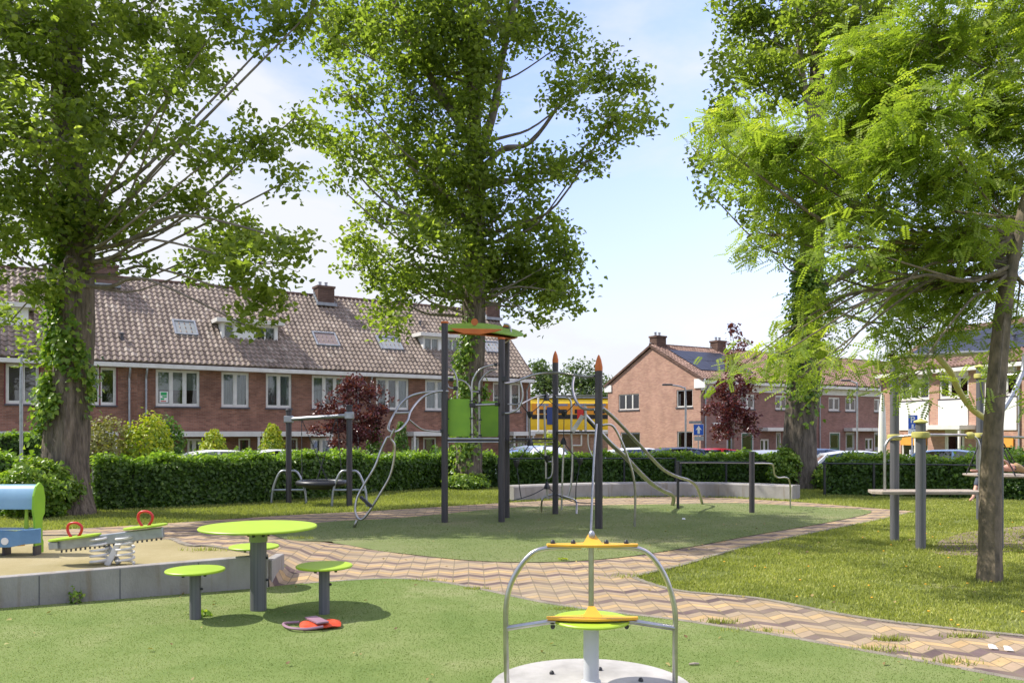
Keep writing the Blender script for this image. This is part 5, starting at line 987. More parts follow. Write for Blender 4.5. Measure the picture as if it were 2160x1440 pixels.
for px,pyb,hh,lb in ((412,1310,.457,'lime green stool in front of the sandpit wall, left of the table'),(536,1243,.46,'lime green stool half hidden behind the table column'),(684,1299,.46,'lime green stool right of the table, half in its shade')):
    g=G(px,pyb); roundtable('stool',lb,'stool',(g.x,g.y,0),hh,.25 if px!=536 else .255,.048,M['lime'],'round stools at the table')
# bag
g=G(668,1328); t=thing('shoulder_bag','orange and lilac bag with a curled strap lying beside the right stool','bag',(g.x,g.y,.03),R(14))
def pillow(w,d,h,n=14):
    b=MB(); vs=[]
    for s_ in (1,-1):
        for i in range(n+1):
            for j in range(n+1):
                u=i/n*2-1;v=j/n*2-1; e=(1-u**4)*(1-v**4); vs.append((u*w/2*(1-.06*v*v),v*d/2*(1-.08*u*u),h/2+s_*h/2*max(e,0)**.5+.004*math.sin(9*u+4*v)))
    m=(n+1)**2; fs=[]
    for i in range(n):
        for j in range(n):
            a=i*(n+1)+j; fs.append((a,a+n+1,a+n+2,a+1)); fs.append((m+a,m+a+1,m+a+n+2,m+a+n+1))
    b.add(vs,fs); return b
o=pillow(.34,.25,.04).build('bag_body',pmx('bag_orange',(.62,.07,.02),.4),t,world=False,sm=True); o.location=(.03,0,0)
o2=MB(); o2.bar((-.05,.125,.055),(.05,-.125,.057),.10,.012); q=o2.build('lilac_stripe',pmx('bag_lilac',(.3,.17,.22),.5),t,world=False); q.location=(.0,0,0)
MB().tube(smooth([(-.14,.11,.02),(-.22,.13,.015),(-.27,.08,.02),(-.25,0,.015),(-.2,-.1,.02),(-.08,-.16,.02),(.05,-.15,.03)],5),.012,6).build('strap',pmx('bag_lilac',(.3,.17,.22),.5),t,world=False,sm=True)
# ---------------------------------------------------------------- merry-go-round
my=5.12; mx_=(1247-1080)/F*my; zt=.10
t=thing('merry_go_round','small standing carousel with a pale disc, steel hoop and yellow plates','merry-go-round',(mx_,my,.0))
MB().lathe([(.60,.02),(.625,.035),(.628,.07),(.622,.085),(.1,.095)],(mx_,my,0),72).build('disc',M['conclt'],t,sm=True)
MB().lathe([(.065,.09),(.06,.12),(.048,.125),(.048,.455),(.07,.47),(.07,.49)],(mx_,my,0),28).build('column',pmx('light_grey_paint',(.5,.51,.52),.35),t,sm=True)
def pz(px,py,dy=0): return P(px,py,my+dy)
dd=-.06
hoop=[pz(1070,1500,dd),pz(1068,1400,dd),pz(1067,1330,dd),pz(1068,1275,dd),pz(1078,1230,dd),pz(1100,1190,dd),pz(1125,1165,dd),pz(1152,1156,dd),pz(1190,1154,dd),pz(1226,1153,dd)]
hoop[0].z=.09
MB().tube(smooth(hoop,6),.0165,14).build('hoop_tube',M['steel'],t,sm=True)
hoop=[pz(1260,1153,dd),pz(1300,1153,dd),pz(1345,1156,dd),pz(1372,1170,dd),pz(1395,1200,dd),pz(1413,1240,dd),pz(1424,1290,dd),pz(1424,1340,dd),pz(1424,1400,dd),pz(1424,1500,dd)]; hoop[-1].z=.09
MB().tube(smooth(hoop,6),.0165,14).build('hoop_tube',M['steel'],t,sm=True)
MB().tube([(mx_,my,.46),(mx_,my,.97)],.0165,14).build('centre_rod',M['steel'],t,sm=True)
def plate(z,name,flip=1):
    # slim boomerang of board with a raised middle tongue
    w_=.275; out=[(-w_,-.02),(-w_-.004,.012),(-.16,.03),(-.06,.055),(-.03,.10),(.03,.10),(.06,.055),(.16,.03),(w_+.004,.012),(w_,-.02),(.15,-.055),(0,-.07),(-.15,-.055)]
    b=MB(); b.prism([(mx_+x,my+dd-.02+y,z) for x,y in out],(0,0,.016)); return b.build(name,M['yellow'],t,bev=.004)
disc((mx_,my,.502),.24,.018).build('seat_disc',M['lime'],t,sm=True)
plate(.515,'yellow_plate'); plate(.958,'yellow_plate')
for z in (.515,.958):
    b=MB(); zz=z+.016; b.add([(mx_-.06,my-.1,zz),(mx_+.06,my-.1,zz),(mx_+.03,my-.06,zz),(mx_-.03,my-.06,zz),(mx_-.02,my-.02,zz+.05),(mx_+.02,my-.02,zz+.05)],[(0,1,5,4),(0,4,3),(1,2,5),(2,3,4,5)])
    b.build('tongue',M['yellow'],t)
MB().lathe([(.016,0),(.02,.012),(.02,.03),(.012,.045),(.004,.05)],(mx_,my-.04,1.0),14).build('cap_nut',M['galv'],t,sm=True)
for sg in (-1,1):
    MB().tube([pz(1068 if sg<0 else 1424,1324,dd),pz(1160 if sg<0 else 1335,1310,dd),(mx_+sg*.05,my+dd,.49)],.0165,12).build('arm',M['steel'],t,sm=True)
for (px,z,s_) in [(p_,.974,1) for p_ in (1166,1209,1279,1321)]+[(p_,.478,-1) for p_ in (1166,1209,1280,1322)]:
    X=(px-1080)/F*(my+dd-.02); MB().lathe([(.0145,0),(.0145,.010*s_),(.010,.020*s_),(.003,.024*s_)],(X,my+dd-.02,z),12).build('bolt_cap',M['blackp'],t,sm=True)
for a in range(6):
    MB().lathe([(.016,0),(.016,.01),(.01,.02),(.003,.023)],(mx_+.33*math.cos(a*PI/3+1.3),my+.33*math.sin(a*PI/3+1.3),.091),10).build('bolt_cap',M['blackp'],t,sm=True)
# ---------------------------------------------------------------- seesaw
Ys=8.6; t=thing('spring_seesaw','spring seesaw with lime seats, red handles and a grey beam','seesaw',(*XY(237,Ys),.29))
def ps(px,py,d=0): return P(px,py,Ys+d)
b=MB(); b.bar(ps(117,1150),ps(345,1122),.05,.11); b.build('beam',M['galv'],t,bev=.01); b=MB()
for f in np.linspace(0,1,22):
    p=ps(130+210*f,1158-27*f); b.lathe([(.010,-.035),(.012,0)],p,6)
b.build('bolts',M['sill'],t)
MB().bar(ps(108,1150),ps(128,1148),.12,.08).build('end_stop',M['galv'],t,bev=.01)
for (a,b_,hpx,hpy,lab) in ((104,212,158,1136,''),(262,352,307,1112,'')):
    c1_=ps(a,1143 if a<200 else 1119); c2_=ps(b_,1130 if a<200 else 1109); c1_.z+=.01; c2_.z+=.01; m_=(c1_+c2_)/2; L_=(c2_-c1_).length
    so_=MB(); n=28; M_=(c2_-c1_).to_track_quat('X','Z').to_matrix()
    so_.prism([m_+M_@Vector((L_/2*math.cos(2*PI*k/n),.16*math.sin(2*PI*k/n),0)) for k in range(n)],(0,0,.02)); so_.build('seat',M['lime'],t,bev=.004)
    q=ps(hpx,hpy); k=Ys/F; pts=[(q.x-5*k,q.y,q.z),(q.x-14*k,q.y,q.z+14*k),(q.x-15*k,q.y,q.z+26*k),(q.x-8*k,q.y,q.z+33*k),(q.x+5*k,q.y,q.z+33*k),(q.x+14*k,q.y,q.z+26*k),(q.x+13*k,q.y,q.z+14*k),(q.x+3*k,q.y,q.z)]
    MB().tube(smooth(pts,5),.014,10).build('handle',M['red'],t,sm=True)
for sg in (-1,1):
    pc=ps(237+sg*27,1190); pts=[]
    for i in range(5*14+1):
        a=2*PI*i/14; pts.append((pc.x+.085*math.cos(a),pc.y+.085*math.sin(a),.28+.28*i/70+ (0.01 if sg>0 else 0)))
    MB().tube(pts,.013,7).build('spring',M['white'],t,sm=True)
b=MB(); b.bar(ps(226,1192,-.02),ps(250,1146,-.02),.03,.06); b.build('brace',M['white'],t,bev=.006); MB().bar(ps(226,1150,.03),ps(252,1188,.03),.03,.05).build('brace',M['galv'],t,bev=.006)
# ---------------------------------------------------------------- blue play shelter
Yp=9.3; t=thing('play_shelter','blue toddler play bench with a curved light blue roof and green end','play shelter',(*XY(-10,Yp),.29))
def pp(px,py,d=0): return P(px,py,Yp+d)
k=Yp/F
prof=[]; 
for i in range(11):
    a=R(-10+ i*19); prof.append((.25*math.cos(a)+.22, .215*math.sin(a)))
zc=pp(0,1062).z; x0=pp(-150,0).x; x1=pp(73,0).x
b=MB(); vs=[(X,Yp-.05+(.48-p[0])*.5,zc+p[1]) for X in (x0,x1) for p in prof]; n=len(prof); vs2=[(X,y,z-.02) for X,y,z in vs]
b.add(vs+vs2,[(i,i+1,n+i+1,n+i) for i in range(n-1)]+[(2*n+i,3*n+i,3*n+i+1,2*n+i+1) for i in range(n-1)]+[(n+i,n+i+1,3*n+i+1,3*n+i) for i in range(n-1)]); b.build('roof',M['lightblue'],t,sm=True)
endp=[(.40,0),(.40,.16),(.36,.2),(.36,.50),(.45,.56),(.47,.78),(.40,.95),(.26,1.02),(.12,.97),(.02,.83),(0,.62),(.05,.5),(.1,.2),(.06,.16),(.06,0)]
b=MB(); z00=.29; sc_=(pp(0,1017).z-z00)/1.02
b.prism([(pp(75,0).x,Yp-.08+p[0]*.5,z00+p[1]*sc_) for p in endp],(.025,0,0)); b.build('end_panel',M['green'],t,bev=.005)
b=MB(); b.prism([pp(50,1118,.05),pp(59,1118,.05),pp(57,1068,.05),pp(53,1068,.05)],(0,.02,0)); b.build('side_post',M['lime'],t)
seat=[(-150,1118),(0,1118),(30,1120),(60,1116),(84,1114),(84,1145),(50,1148),(20,1154),(-150,1156)]
b=MB(); b.prism([pp(a,c,-.2) for a,c in seat],(0,.03,0)); b.build('front_panel',M['bluep'],t,bev=.006)
b=MB(); b.add([tuple(pp(-150,1119,-.2)),tuple(pp(83,1117,-.2)),tuple(pp(80,1112,.18)),tuple(pp(-150,1112,.18))],[(0,1,2,3)]); b.build('seat',M['bluep'],t)
MB().lathe([(.04,-.004),(.04,.004)],pp(10,1141,-.205),20,Matrix.Rotation(R(90),3,'X')).build('round_mark',M['panelwhite'],t)
for px in (-100,14,78): MB().bb(pp(px,0).x-.015,pp(px,0).x+.015,Yp-.06,Yp+.06,.27,pp(0,1150).z).build('foot',M['post'],t)
b=MB(); b.lathe([(.05,0),(.05,.01),(.03,.03),(.005,.035)],pp(42,1150,-.12),14); b.build('mushroom_knob',M['yellow'],t)
# ---------------------------------------------------------------- basket swing
t=thing('basket_swing','basket swing with black rubber nest seat under a galvanised bar','swing',(*XY(674,19.2),0))
YA,YB=19.0,18.2
A=P(609,1060,YA);B=P(737,1068,YB); A.z=0;B.z=0
for p,tp_,pl in ((A,867,609),(B,858,737)):
    hz2=P(0,tp_,p.y).z; MB().tube([(p.x,p.y,-.05),(p.x,p.y,hz2)],.066,16).build('post',M['post'],t,sm=True); MB().lathe([(.075,0),(.075,.03),(.05,.05)],(p.x,p.y,hz2),16).build('post_cap',M['blackp'],t)
za=P(0,884,YA).z; zb=P(0,876,YB).z
MB().tube([(A.x,A.y,za),(B.x,B.y,zb)],.045,14).build('crossbar',M['galv'],t,sm=True)
for p,z in ((A,za),(B,zb)): MB().box((p.x,p.y,z),(.19,.17,.16)).build('bracket',M['galv'],t,bev=.02)
cs=(A+B)/2+Vector((.08,.0,0)); rs=.52; zs=P(0,1018,18.6).z
tor=[(cs.x+rs*math.cos(2*PI*i/40),cs.y+rs*math.sin(2*PI*i/40),zs) for i in range(41)]
MB().tube(tor,.06,12,False).build('seat_ring',M['blackp'],t,sm=True); MB().lathe([(.5,.0),(.42,-.08),(.25,-.14),(.02,-.16)],(cs.x,cs.y,zs),30).build('nest_net',M['rope'],t,sm=True)
for (f,px2) in ((.22,-.35),(.22,.05),(.8,-.05),(.8,.38)):
    top=Vector((A.x+(B.x-A.x)*f,A.y+(B.y-A.y)*f,za+(zb-za)*f)); bot=Vector((cs.x+px2,cs.y+(.38 if px2 in(.05,.38) else -.38),zs)); m=MB(); n=int((top-bot).length/.05)
    for i in range(n):
        c=top+(bot-top)*(i+.5)/n; m.tube([c+Vector((0,0,.03)),c-Vector((0,0,.03))],.011 if i%2 else .007,5)
    m.build('chain',M['rope'],t)
for p in (A,B):
    k=p.y/F
    for sg in (-1,1):
        pts=[(p.x,p.y,P(0,994,p.y).z),(p.x+sg*14*k,p.y,P(0,993,p.y).z),(p.x+sg*24*k,p.y-.0,P(0,1005,p.y).z),(p.x+sg*34*k,p.y,P(0,1035,p.y).z),(p.x+sg*37*k,p.y,0)]
        m=MB(); m.tube(smooth(pts,5),.028,10).tube([(p.x,p.y,P(0,1033,p.y).z),(p.x+sg*33*k,p.y,P(0,1033,p.y).z)],.025,8); m.build('guard_rail',M['galv'],t,sm=True)
# ---------------------------------------------------------------- climbing tower
P1=G(938,1103);P2=G(1058,1102);P3=G(1068.5,1093);P4=G(1171.5,1085);P5=G(1263,1116)
t=thing('climbing_tower','tall climbing tower with black posts, green panels, roof, ropes and slide rails','climbing frame',(P2.x,P2.y,0))
def post(p,top,cone=None,r=.06):
    z=P(0,top,p.y).z; o=MB().tube([(p.x,p.y,-.05),(p.x,p.y,z*.5),(p.x,p.y,z)],r,20).build('post',M['post'],t,sm=True)
    if cone: zc_=P(0,cone,p.y).z-z; MB().lathe([(r*1.0,0),(r*1.02,zc_*.25),(r*.7,zc_*.65),(r*.3,zc_*.92),(.005,zc_)],(p.x,p.y,z),20).build('cone_cap',M['orange'],o,sm=True)
    else: MB().lathe([(r*1.15,0),(r*1.2,.02),(r*1.05,.035)],(p.x,p.y,z),20).build('post_cap',M['orange'],o,sm=True)
post(P1,682);post(P2,716);post(P3,690);post(P4,765,740);post(P5,782,748,.065)
def c6(l,Y): return [P(900+a/4.5,640+b/4.5,Y[i] if isinstance(Y,(list,tuple)) else Y) for i,(a,b) in enumerate(l)]
def c4(l,Y): return [P(1040+a/3.6,720+b/3.6,Y[i] if isinstance(Y,(list,tuple)) else Y) for i,(a,b) in enumerate(l)]
def c3_(l,Y): return [P(700+a/3,640+b/3,Y[i] if isinstance(Y,(list,tuple)) else Y) for i,(a,b) in enumerate(l)]
def lin(a,b,n): return [a+(b-a)*i/(n-1) for i in range(n)]
def rail(pts,r=.019,name='rail',mat='steel',k=5,n=10): return MB().tube(smooth(pts,k),r,n).build(name,M[mat],t,sm=True)
# roof: curved four pointed board, green above and orange below
def roofpt(u,v,dz=0,k=1,belly=0):
    x=-.58+u*.80*k; y=15.62+v*.62*k*(1-.45*u*u); z=3.63-.10*u*u-.06*u+.15*v*(1-.3*u*u)+.02*(1-v*v)-belly*(1-u*u)*(1-v*v*.6)
    return (x,y,z+dz)
n=12; b=MB(); uu=[]
def sq(u,v): return u*(1-.18*v*v),v*(1-.18*u*u)
for dz,nm,mt,k_,be in ((0,'roof',M['darkgreen'],1,0),(-.035,'roof_lining',M['orange'],.86,.05)):
    b=MB(); vs=[roofpt(*sq(i/n*2-1,j/n*2-1),dz,k_,be) for i in range(n+1) for j in range(n+1)]; vs+=[roofpt(*sq(i/n*2-1,j/n*2-1),dz-.02,k_,be) for i in range(n+1) for j in range(n+1)]; m=(n+1)**2
    fs=[];
    for i in range(n):
        for j in range(n):
            a=i*(n+1)+j; fs+=[(a,a+n+1,a+n+2,a+1),(m+a,m+a+1,m+a+n+2,m+a+n+1)]
    for i in range(n):
        fs+=[(i,i+1,m+i+1,m+i),(n*(n+1)+i+1,n*(n+1)+i,m+n*(n+1)+i,m+n*(n+1)+i+1),((i+1)*(n+1),i*(n+1),m+i*(n+1),m+(i+1)*(n+1)),(i*(n+1)+n,(i+1)*(n+1)+n,m+(i+1)*(n+1)+n,m+i*(n+1)+n)]
    b.add(vs,fs); b.build(nm,mt,t,sm=True)
MB().lathe([(.065,-.015),(.065,.015)],P(1001,679,15.5),20,Matrix.Rotation(R(90),3,'X')).build('roof_disc',M['orange'],t,sm=True)
rail(c6([(730,195),(780,205),(800,260),(795,320),(760,360),(720,378)],15.5),.02)
MB().prism([P(950,692,14.93),P(1062,694,14.93),P(1045,700,14.93),P(1012,705,14.93),P(978,703,14.93),P(960,698,14.93)],(0,.03,0)).build('roof_belly_front',M['orange'],t,bev=.004)  # upright orange strip added because the lining beneath renders in shade
# panels
def panel(a,b_,c,d,Y,mat):
    p=[]; r=4
    for cx,cy,s0 in ((b_-r,c+r,0),(a+r,c+r,90),(a+r,d-r,180),(b_-r,d-r,270)):
        for k in range(4): th=R(s0+k*30); p.append(P(cx+r*math.cos(th),cy-r*math.sin(th),Y))
    MB().prism(p,(0,.018,0)).build('panel',mat,t)
panel(942,992,841,920,15.12,M['green']); panel(1014,1051,846,921,15.7,M['green'])
for (px,py,Y) in ((944,842,15.05),(944,883,15.05),(944,917,15.05),(994,846,15.05),(994,882,15.05),(994,916,15.05),(1013,850,15.6),(1013,885,15.6),(1013,918,15.6)): MB().box(P(px,py,Y),(.06,.03,.025)).build('panel_clip',M['blackp'],t)
rail(c6([(190,600),(240,620),(275,680),(290,750),(290,830),(290,900)],15.35)); rail(c6([(290,720),(350,735),(400,780),(420,830)],15.5))
rail(c6([(432,1285),(430,1000),(430,780),(450,700),(500,630),(570,595),(660,578)],15.1)); rail(c6([(500,1280),(500,1000),(500,780),(520,720),(570,660),(620,630),(670,620)],15.7))
rail(c6([(415,965),(540,960),(665,955)],15.1),.024); 
for a_,b_,yy_,sz_ in ((435,965,15.07,(.11,.07,.08)),(665,955,15.07,(.07,.07,.07)),(235,722,15.3,(.08,.06,.06)),(275,805,15.3,(.08,.06,.07)),(497,840,15.6,(.07,.06,.07)),(655,580,15.07,(.06,.06,.06)),(735,715,15.07,(.09,.06,.1)),(725,1040,15.07,(.06,.06,.06)),(140,1208,15.0,(.06,.06,.06))): MB().box(c6([(a_,b_)],yy_)[0],sz_).build('pipe_clamp',M['blackp'],t,bev=.01)
rail(c6([(235,722),(195,730),(200,780),(225,800),(275,805)],15.3)); rail(c6([(435,835),(497,840)],15.4))
# decks
zd=P(0,925,15.1).z
b=MB(); b.prism([(P1.x,P1.y,zd-.05),(P2.x,P2.y,zd-.05),(P3.x,P3.y+.1,zd-.05),(P1.x+.15,P1.y+.9,zd-.05)],(0,0,.035)); b.build('deck',M['blackp'],t)
rail([(P1.x,P1.y,zd),(P2.x,P2.y,zd)],.022,k=2); rail([(P1.x,P1.y,zd-.06),(P2.x,P2.y,zd-.06)],.016,k=2)
z2=P(0,928,16).z; b=MB(); b.prism([(P3.x+.1,P3.y,z2),(P4.x,P4.y,z2),(P4.x-.1,P4.y-.5,z2),(P3.x+.15,P3.y-.45,z2)],(0,0,.04)); b.build('deck',M['blackp'],t); rail([P(1075,932,15.5),P(1165,932,16.3)],.02,k=2)
z3=P(0,911,15.3).z; b=MB(); b.prism([(P4.x,P4.y,z3-.02),(P5.x,P5.y,z3-.02),(P5.x+.1,P5.y+1.2,z3-.02),(P4.x+.5,P4.y+.4,z3-.02)],(0,0,.035)); b.build('deck',M['blackp'],t)
# bent ladder at the left
rail(c3_([(740,555),(690,553),(620,570),(560,605),(500,680),(480,740),(440,790),(400,812),(370,808),(357,790),(370,745),(400,690),(440,630),(500,585),(580,563),(680,553)],[15.0,15.0,14.9,14.8,14.6,14.5,14.4,14.3,14.4,14.6,14.8,14.9,15.0,15.1,15.15,15.1]),.021)
rail(c3_([(350,845),(310,930),(270,1035),(200,1150),(160,1230),(148,1310),(165,1355),(195,1362),(240,1310),(310,1195),(370,1085),(397,960),(395,890),(372,850),(395,795)],lin(14.5,14.2,15)),.021)
rail(c3_([(350,845),(372,840),(395,795)],14.45),.021); rail(c3_([(160,1370),(148,1400),(137,1418)],[14.25,14.25,14.3]),.026)
rail(c3_([(400,692),(490,690)],14.7),.022); rail(c3_([(490,735),(560,790),(620,805),(692,808)],lin(14.5,15,4)),.016)
b=MB(); b.bar(*c3_([(180,1220),(252,1285)],14.2),.10,.05); b.build('foot_rest',M['blackp'],t,bev=.01)
# arches between the posts
rail(c4([(70,320),(150,310),(230,280),(320,250),(400,240),(480,238),(560,245),(640,258),(720,268),(772,262)],[15.1,15.2,15.3,15.3,15.2,15.0,14.8,14.6,14.3,14.1]),.024)
rail(c4([(75,545),(130,540),(190,510),(222,440),(222,370),(205,300)],15.2)); rail(c4([(110,475),(160,478),(205,470)],15.6),.014)
rail(c4([(215,475),(280,440),(350,412),(400,410),(450,408)],lin(15.5,16.5,5))); rail(c4([(480,412),(600,412),(775,412)],[16.5,15.6,14.3]))
rail(c4([(480,425),(560,428),(588,450),(595,520),(595,700),(602,900),(592,1080),(570,1172)],15.9),.02)
rail(c4([(615,270),(603,350),(625,440),(670,500),(720,515),(775,515)],lin(15.0,14.2,6)),.024); rail(c4([(700,470),(703,580),(703,690)],15.2),.022); rail(c4([(703,482),(775,482)],[15.2,14.3]),.02)
rail(c4([(390,470),(392,600),(395,700),(398,890)],16.2),.02); rail(c4([(400,890),(402,1040)],16.1),.02,k=2); rail(c4([(400,1040),(435,1030),(450,990),(450,900),(450,870)],16.1),.016); rail(c4([(400,795),(450,792)],16.1),.015,k=2); rail(c4([(400,912),(450,912)],16.1),.015,k=2)
rail(c4([(275,560),(278,700),(280,790)],15.8),.022); rail(c4([(722,690),(722,780),(735,830),(752,870)],15.0),.014)
g1=G(1040+368/3.6,720+1302/3.6); g2=G(1040+633/3.6,720+1312/3.6); ym=(g1.y+g2.y)/2
rail([g1]+c4([(370,1215),(390,1180),(450,1163),(500,1165),(570,1185),(615,1200),(634,1225)],ym)+[g2],.02)
rail(c4([(410,1110),(412,1180)],ym),.024,k=2); rail(c4([(540,780),(528,1000),(520,1278)],16.4),.02)
g=G(1338.6,1112); rail(c4([(830,636),(870,630),(905,638),(940,685),(990,790),(1030,900),(1062,1010),(1080,1150)],lin(14.1,14.35,8))+[g],.021)
rail(c4([(787,628),(772,800),(757,1080)],[14.0,13.8,13.55])+[G(1246,1131)],.019)
# slide rails
gA=G(1482,1064); gB=G(1418,1067)
rail([P(1270.5,860,14.6),P(1298,884,15),P(1345.5,934,15.8),P(1373,964,16.4),P(1401,991,17.0),P(1429,1005,17.6),P(1454,1013,18.1),P(1470.5,1028,18.5),gA],.032,'slide_rail',n=14)
rail([P(1234,876,15.5),P(1254,898,15.6),P(1290,937,15.9),P(1318,962,16.3),P(1345.5,992,16.8),P(1373,1018,17.3),P(1398,1034,17.8),P(1414,1041,18.2),P(1421,1050,18.4),gB],.045,'slide_rail',n=14)
b=MB(); b.bar(P(1209,911,15.4),P(1231,877,15.4),.3,.03); b.bar(P(1207,910,15.25),P(1229,876,15.25),.03,.07); b.build('slide_top',M['steel'],t)
# ropes and their black joints
Nn={k:c4([v[:2]],v[2])[0] for k,v in dict(a=(405,430,16.2),b=(280,550,15.6),c=(283,770,15.5),d=(410,885,16.0),e=(178,920,15.2),f=(410,1100,16.0),g=(540,545,16.1),h=(535,762,15.9),i=(660,905,15.3),j=(215,480,15.3),k=(480,490,16.3),l=(620,470,15.6),m=(200,1100,15.2),n=(215,1190,15.3),o=(80,1212,15.1),p=(480,830,16.2),q=(630,1100,15.4),r=(628,1200,15.6),s=(775,1225,14.3),u=(500,1170,16.1),v=(640,430,15.7)).items()}
b=MB()
for q in ('ab','bj','bc','ce','cd','em','mn','no','dh','hi','gh','gk','gl','ak','iq','qr','nf','fu','us','df','lv'):
    A_,B_=Nn[q[0]],Nn[q[1]]; mid=(A_+B_)/2-Vector((0,0,.03*(A_-B_).length)); b.tube(smooth([A_,mid,B_],4),.009,6)
b.build('ropes',M['rope'],t,sm=True)
for q in 'abcdefghi':
    sgn=-1 if q in 'bdegi' else 1; MB().lathe([(.065,-.05*1),(.06,0),(.03,.07),(.012,.09)] if sgn>0 else [(.012,-.09),(.03,-.07),(.06,0),(.065,.05)],Nn[q],4).build('rope_joint',M['blackp'],t,bev=.01)
# ---------------------------------------------------------------- lone post with handrail
g=G(1586,1082); t=thing('balance_post','lone black post carrying a thin steel handrail before the concrete bench','play post',(g.x,g.y,0))
z=P(0,952,g.y).z; MB().tube([(g.x,g.y,-.05),(g.x,g.y,z)],.055,18).build('post',M['post'],t,sm=True); 
MB().tube([P(1430,976,17.8),P(1500,976,17.4),P(1586,977,16.9)],.013,8).build('rail',M['post'],t)
rail([P(1588,977,16.9),P(1615,977,17.0),P(1630,980,17.2),P(1634,1000,17.4),P(1642,1007,17.5),P(1655,1006,17.6),P(1664,1011,17.7),P(1667,1030,17.8),G(1667,1073)],.017)
q=P(1430,976,17.8); MB().tube([(q.x,q.y,-.05),(q.x,q.y,q.z+.04)],.03,10).build('support',M['blackp'],t)
# ---------------------------------------------------------------- hanging platform unit, right
A=G(1887,1143);B=G(1942,1160);C=G(2067,1097);D=G(2106,1159)
t=thing('swing_frame','frame of grey ribbed posts with olive clamps, handrail and standing board','play frame',(B.x,B.y,0))
def gp(p,top,r=.064,cap=True):
    z=P(0,top,p.y).z; o=MB().tube([(p.x,p.y,-.05),(p.x,p.y,z*.5),(p.x,p.y,z)],r,24).build('post',M['postg'],t,sm=True)
    if cap: MB().lathe([(r*1.3,0),(r*1.45,.015),(r*1.2,.035),(r*.4,.05),(.02,.065)],(p.x,p.y,z),20).build('post_cap',M['clamp'],o,sm=True)
gp(A,757);gp(B,892,.067);gp(C,775);gp(D,724)
def clamp(p,py,r=.1): z=P(0,py,p.y).z; MB().lathe([(r*.85,-.045),(r,-.035),(r*1.05,0),(r,.035),(r*.85,.045)],(p.x,p.y,z),20).build('clamp',M['clamp'],t,sm=True)
clamp(A,922);clamp(B,917,.118);clamp(C,793);clamp(C,918);clamp(D,739)
zA_=P(0,753,A.y).z; zD=P(0,742,D.y).z
rail([(A.x,A.y,zA_),((A.x+D.x)/2,(A.y+D.y)/2,(zA_+zD)/2),(D.x,D.y,zD)],.03,'crossbeam'); 
m0=Vector((A.x+(D.x-A.x)*.2,A.y+(D.y-A.y)*.2,zA_+.0)); m1=m0+(Vector((D.x,D.y,zD))-m0)*.72; rail([m0,m1],.043,'beam_sleeve',k=2)
yb=12.0
rail([P(1880,1037,yb)+Vector((0,0,.0)),P(1868,1037,yb)],.01,k=2)
rail([P(1866,1036,yb),P(1866,960,yb),P(1868,938,yb),P(1880,924,yb),P(1900,920,11.95),P(1942,917,11.75),P(2000,917,11.8),P(2042,918,11.9),P(2058,924,yb),P(2065,940,yb),P(2066,980,yb),P(2066,1038,yb)],.02,'handrail',n=12)
MB().lathe([(.04,-.05),(.05,-.03),(.05,.03),(.04,.05)],P(2046,918,11.9),14,Matrix.Rotation(R(90),3,'Y')).build('clamp',M['clamp'],t,sm=True)
b=MB(); L0=P(1838,1037,11.85); R0=P(2071,1039,11.85); pts=[(L0.x+.0,11.85,L0.z-.03),(L0.x+.1,11.72,L0.z-.03),(R0.x,11.72,L0.z-.03),(R0.x+.03,11.85,L0.z-.03),(R0.x,12.2,L0.z-.03),(L0.x+.1,12.2,L0.z-.03)]; b.prism(pts,(0,0,.045)); b.build('standing_board',M['wood'],t,bev=.008)
rail([P(2066,792,15.5),P(2120,791,15.0),P(2200,790,14.5)],.035); rail([P(2066,918,15.5),P(2120,921,14.5),P(2230,924,13.5)],.022)
# hanging platform (moves by itself)
t2=t; t=thing('hanging_platform','swinging round platform hung by curved tubes from the crossbeam','swing',(*XY(2100,12.7),.95))
q0=m0+(Vector((D.x,D.y,zD))-m0)*.28
hub=P(2087,884,12.6)
MB().lathe([(.045,-.07),(.045,.07)],q0+Vector((-.05,-.02,.10)),16,Matrix.Rotation(R(60),3,'X')).build('pivot',M['galv'],t,sm=True)
rail([q0+Vector((0,0,-.02)),P(2004,783,12.1),P(2022,822,12.3),P(2048,860,12.45),P(2075,880,12.6),hub],.043,'curved_arm','clamp',n=12); rail([P(2162,745,12.9),P(2158,780,12.9),P(2146,812,12.8),P(2128,845,12.7),P(2110,870,12.65),hub],.036,'curved_arm','galv',n=12)
pc=P(2110,1000,12.9)
MB().lathe([(.5,-.03),(.52,-.015),(.52,0),(.02,.005)],(pc.x,pc.y,pc.z),40).build('platform',M['wood'],t,sm=True)
for a in (2.9,.4,4.6):
    e=Vector((pc.x+.48*math.cos(a),pc.y+.48*math.sin(a),pc.z)); m=MB(); n=int((hub-e).length/.05)
    for i in range(n): c=hub+(e-hub)*(i+.5)/n; dv=(e-hub).normalized(); m.tube([c-dv*.03,c+dv*.03],.012 if i%2 else .007,5)
    m.build('chain',M['rope'],t)
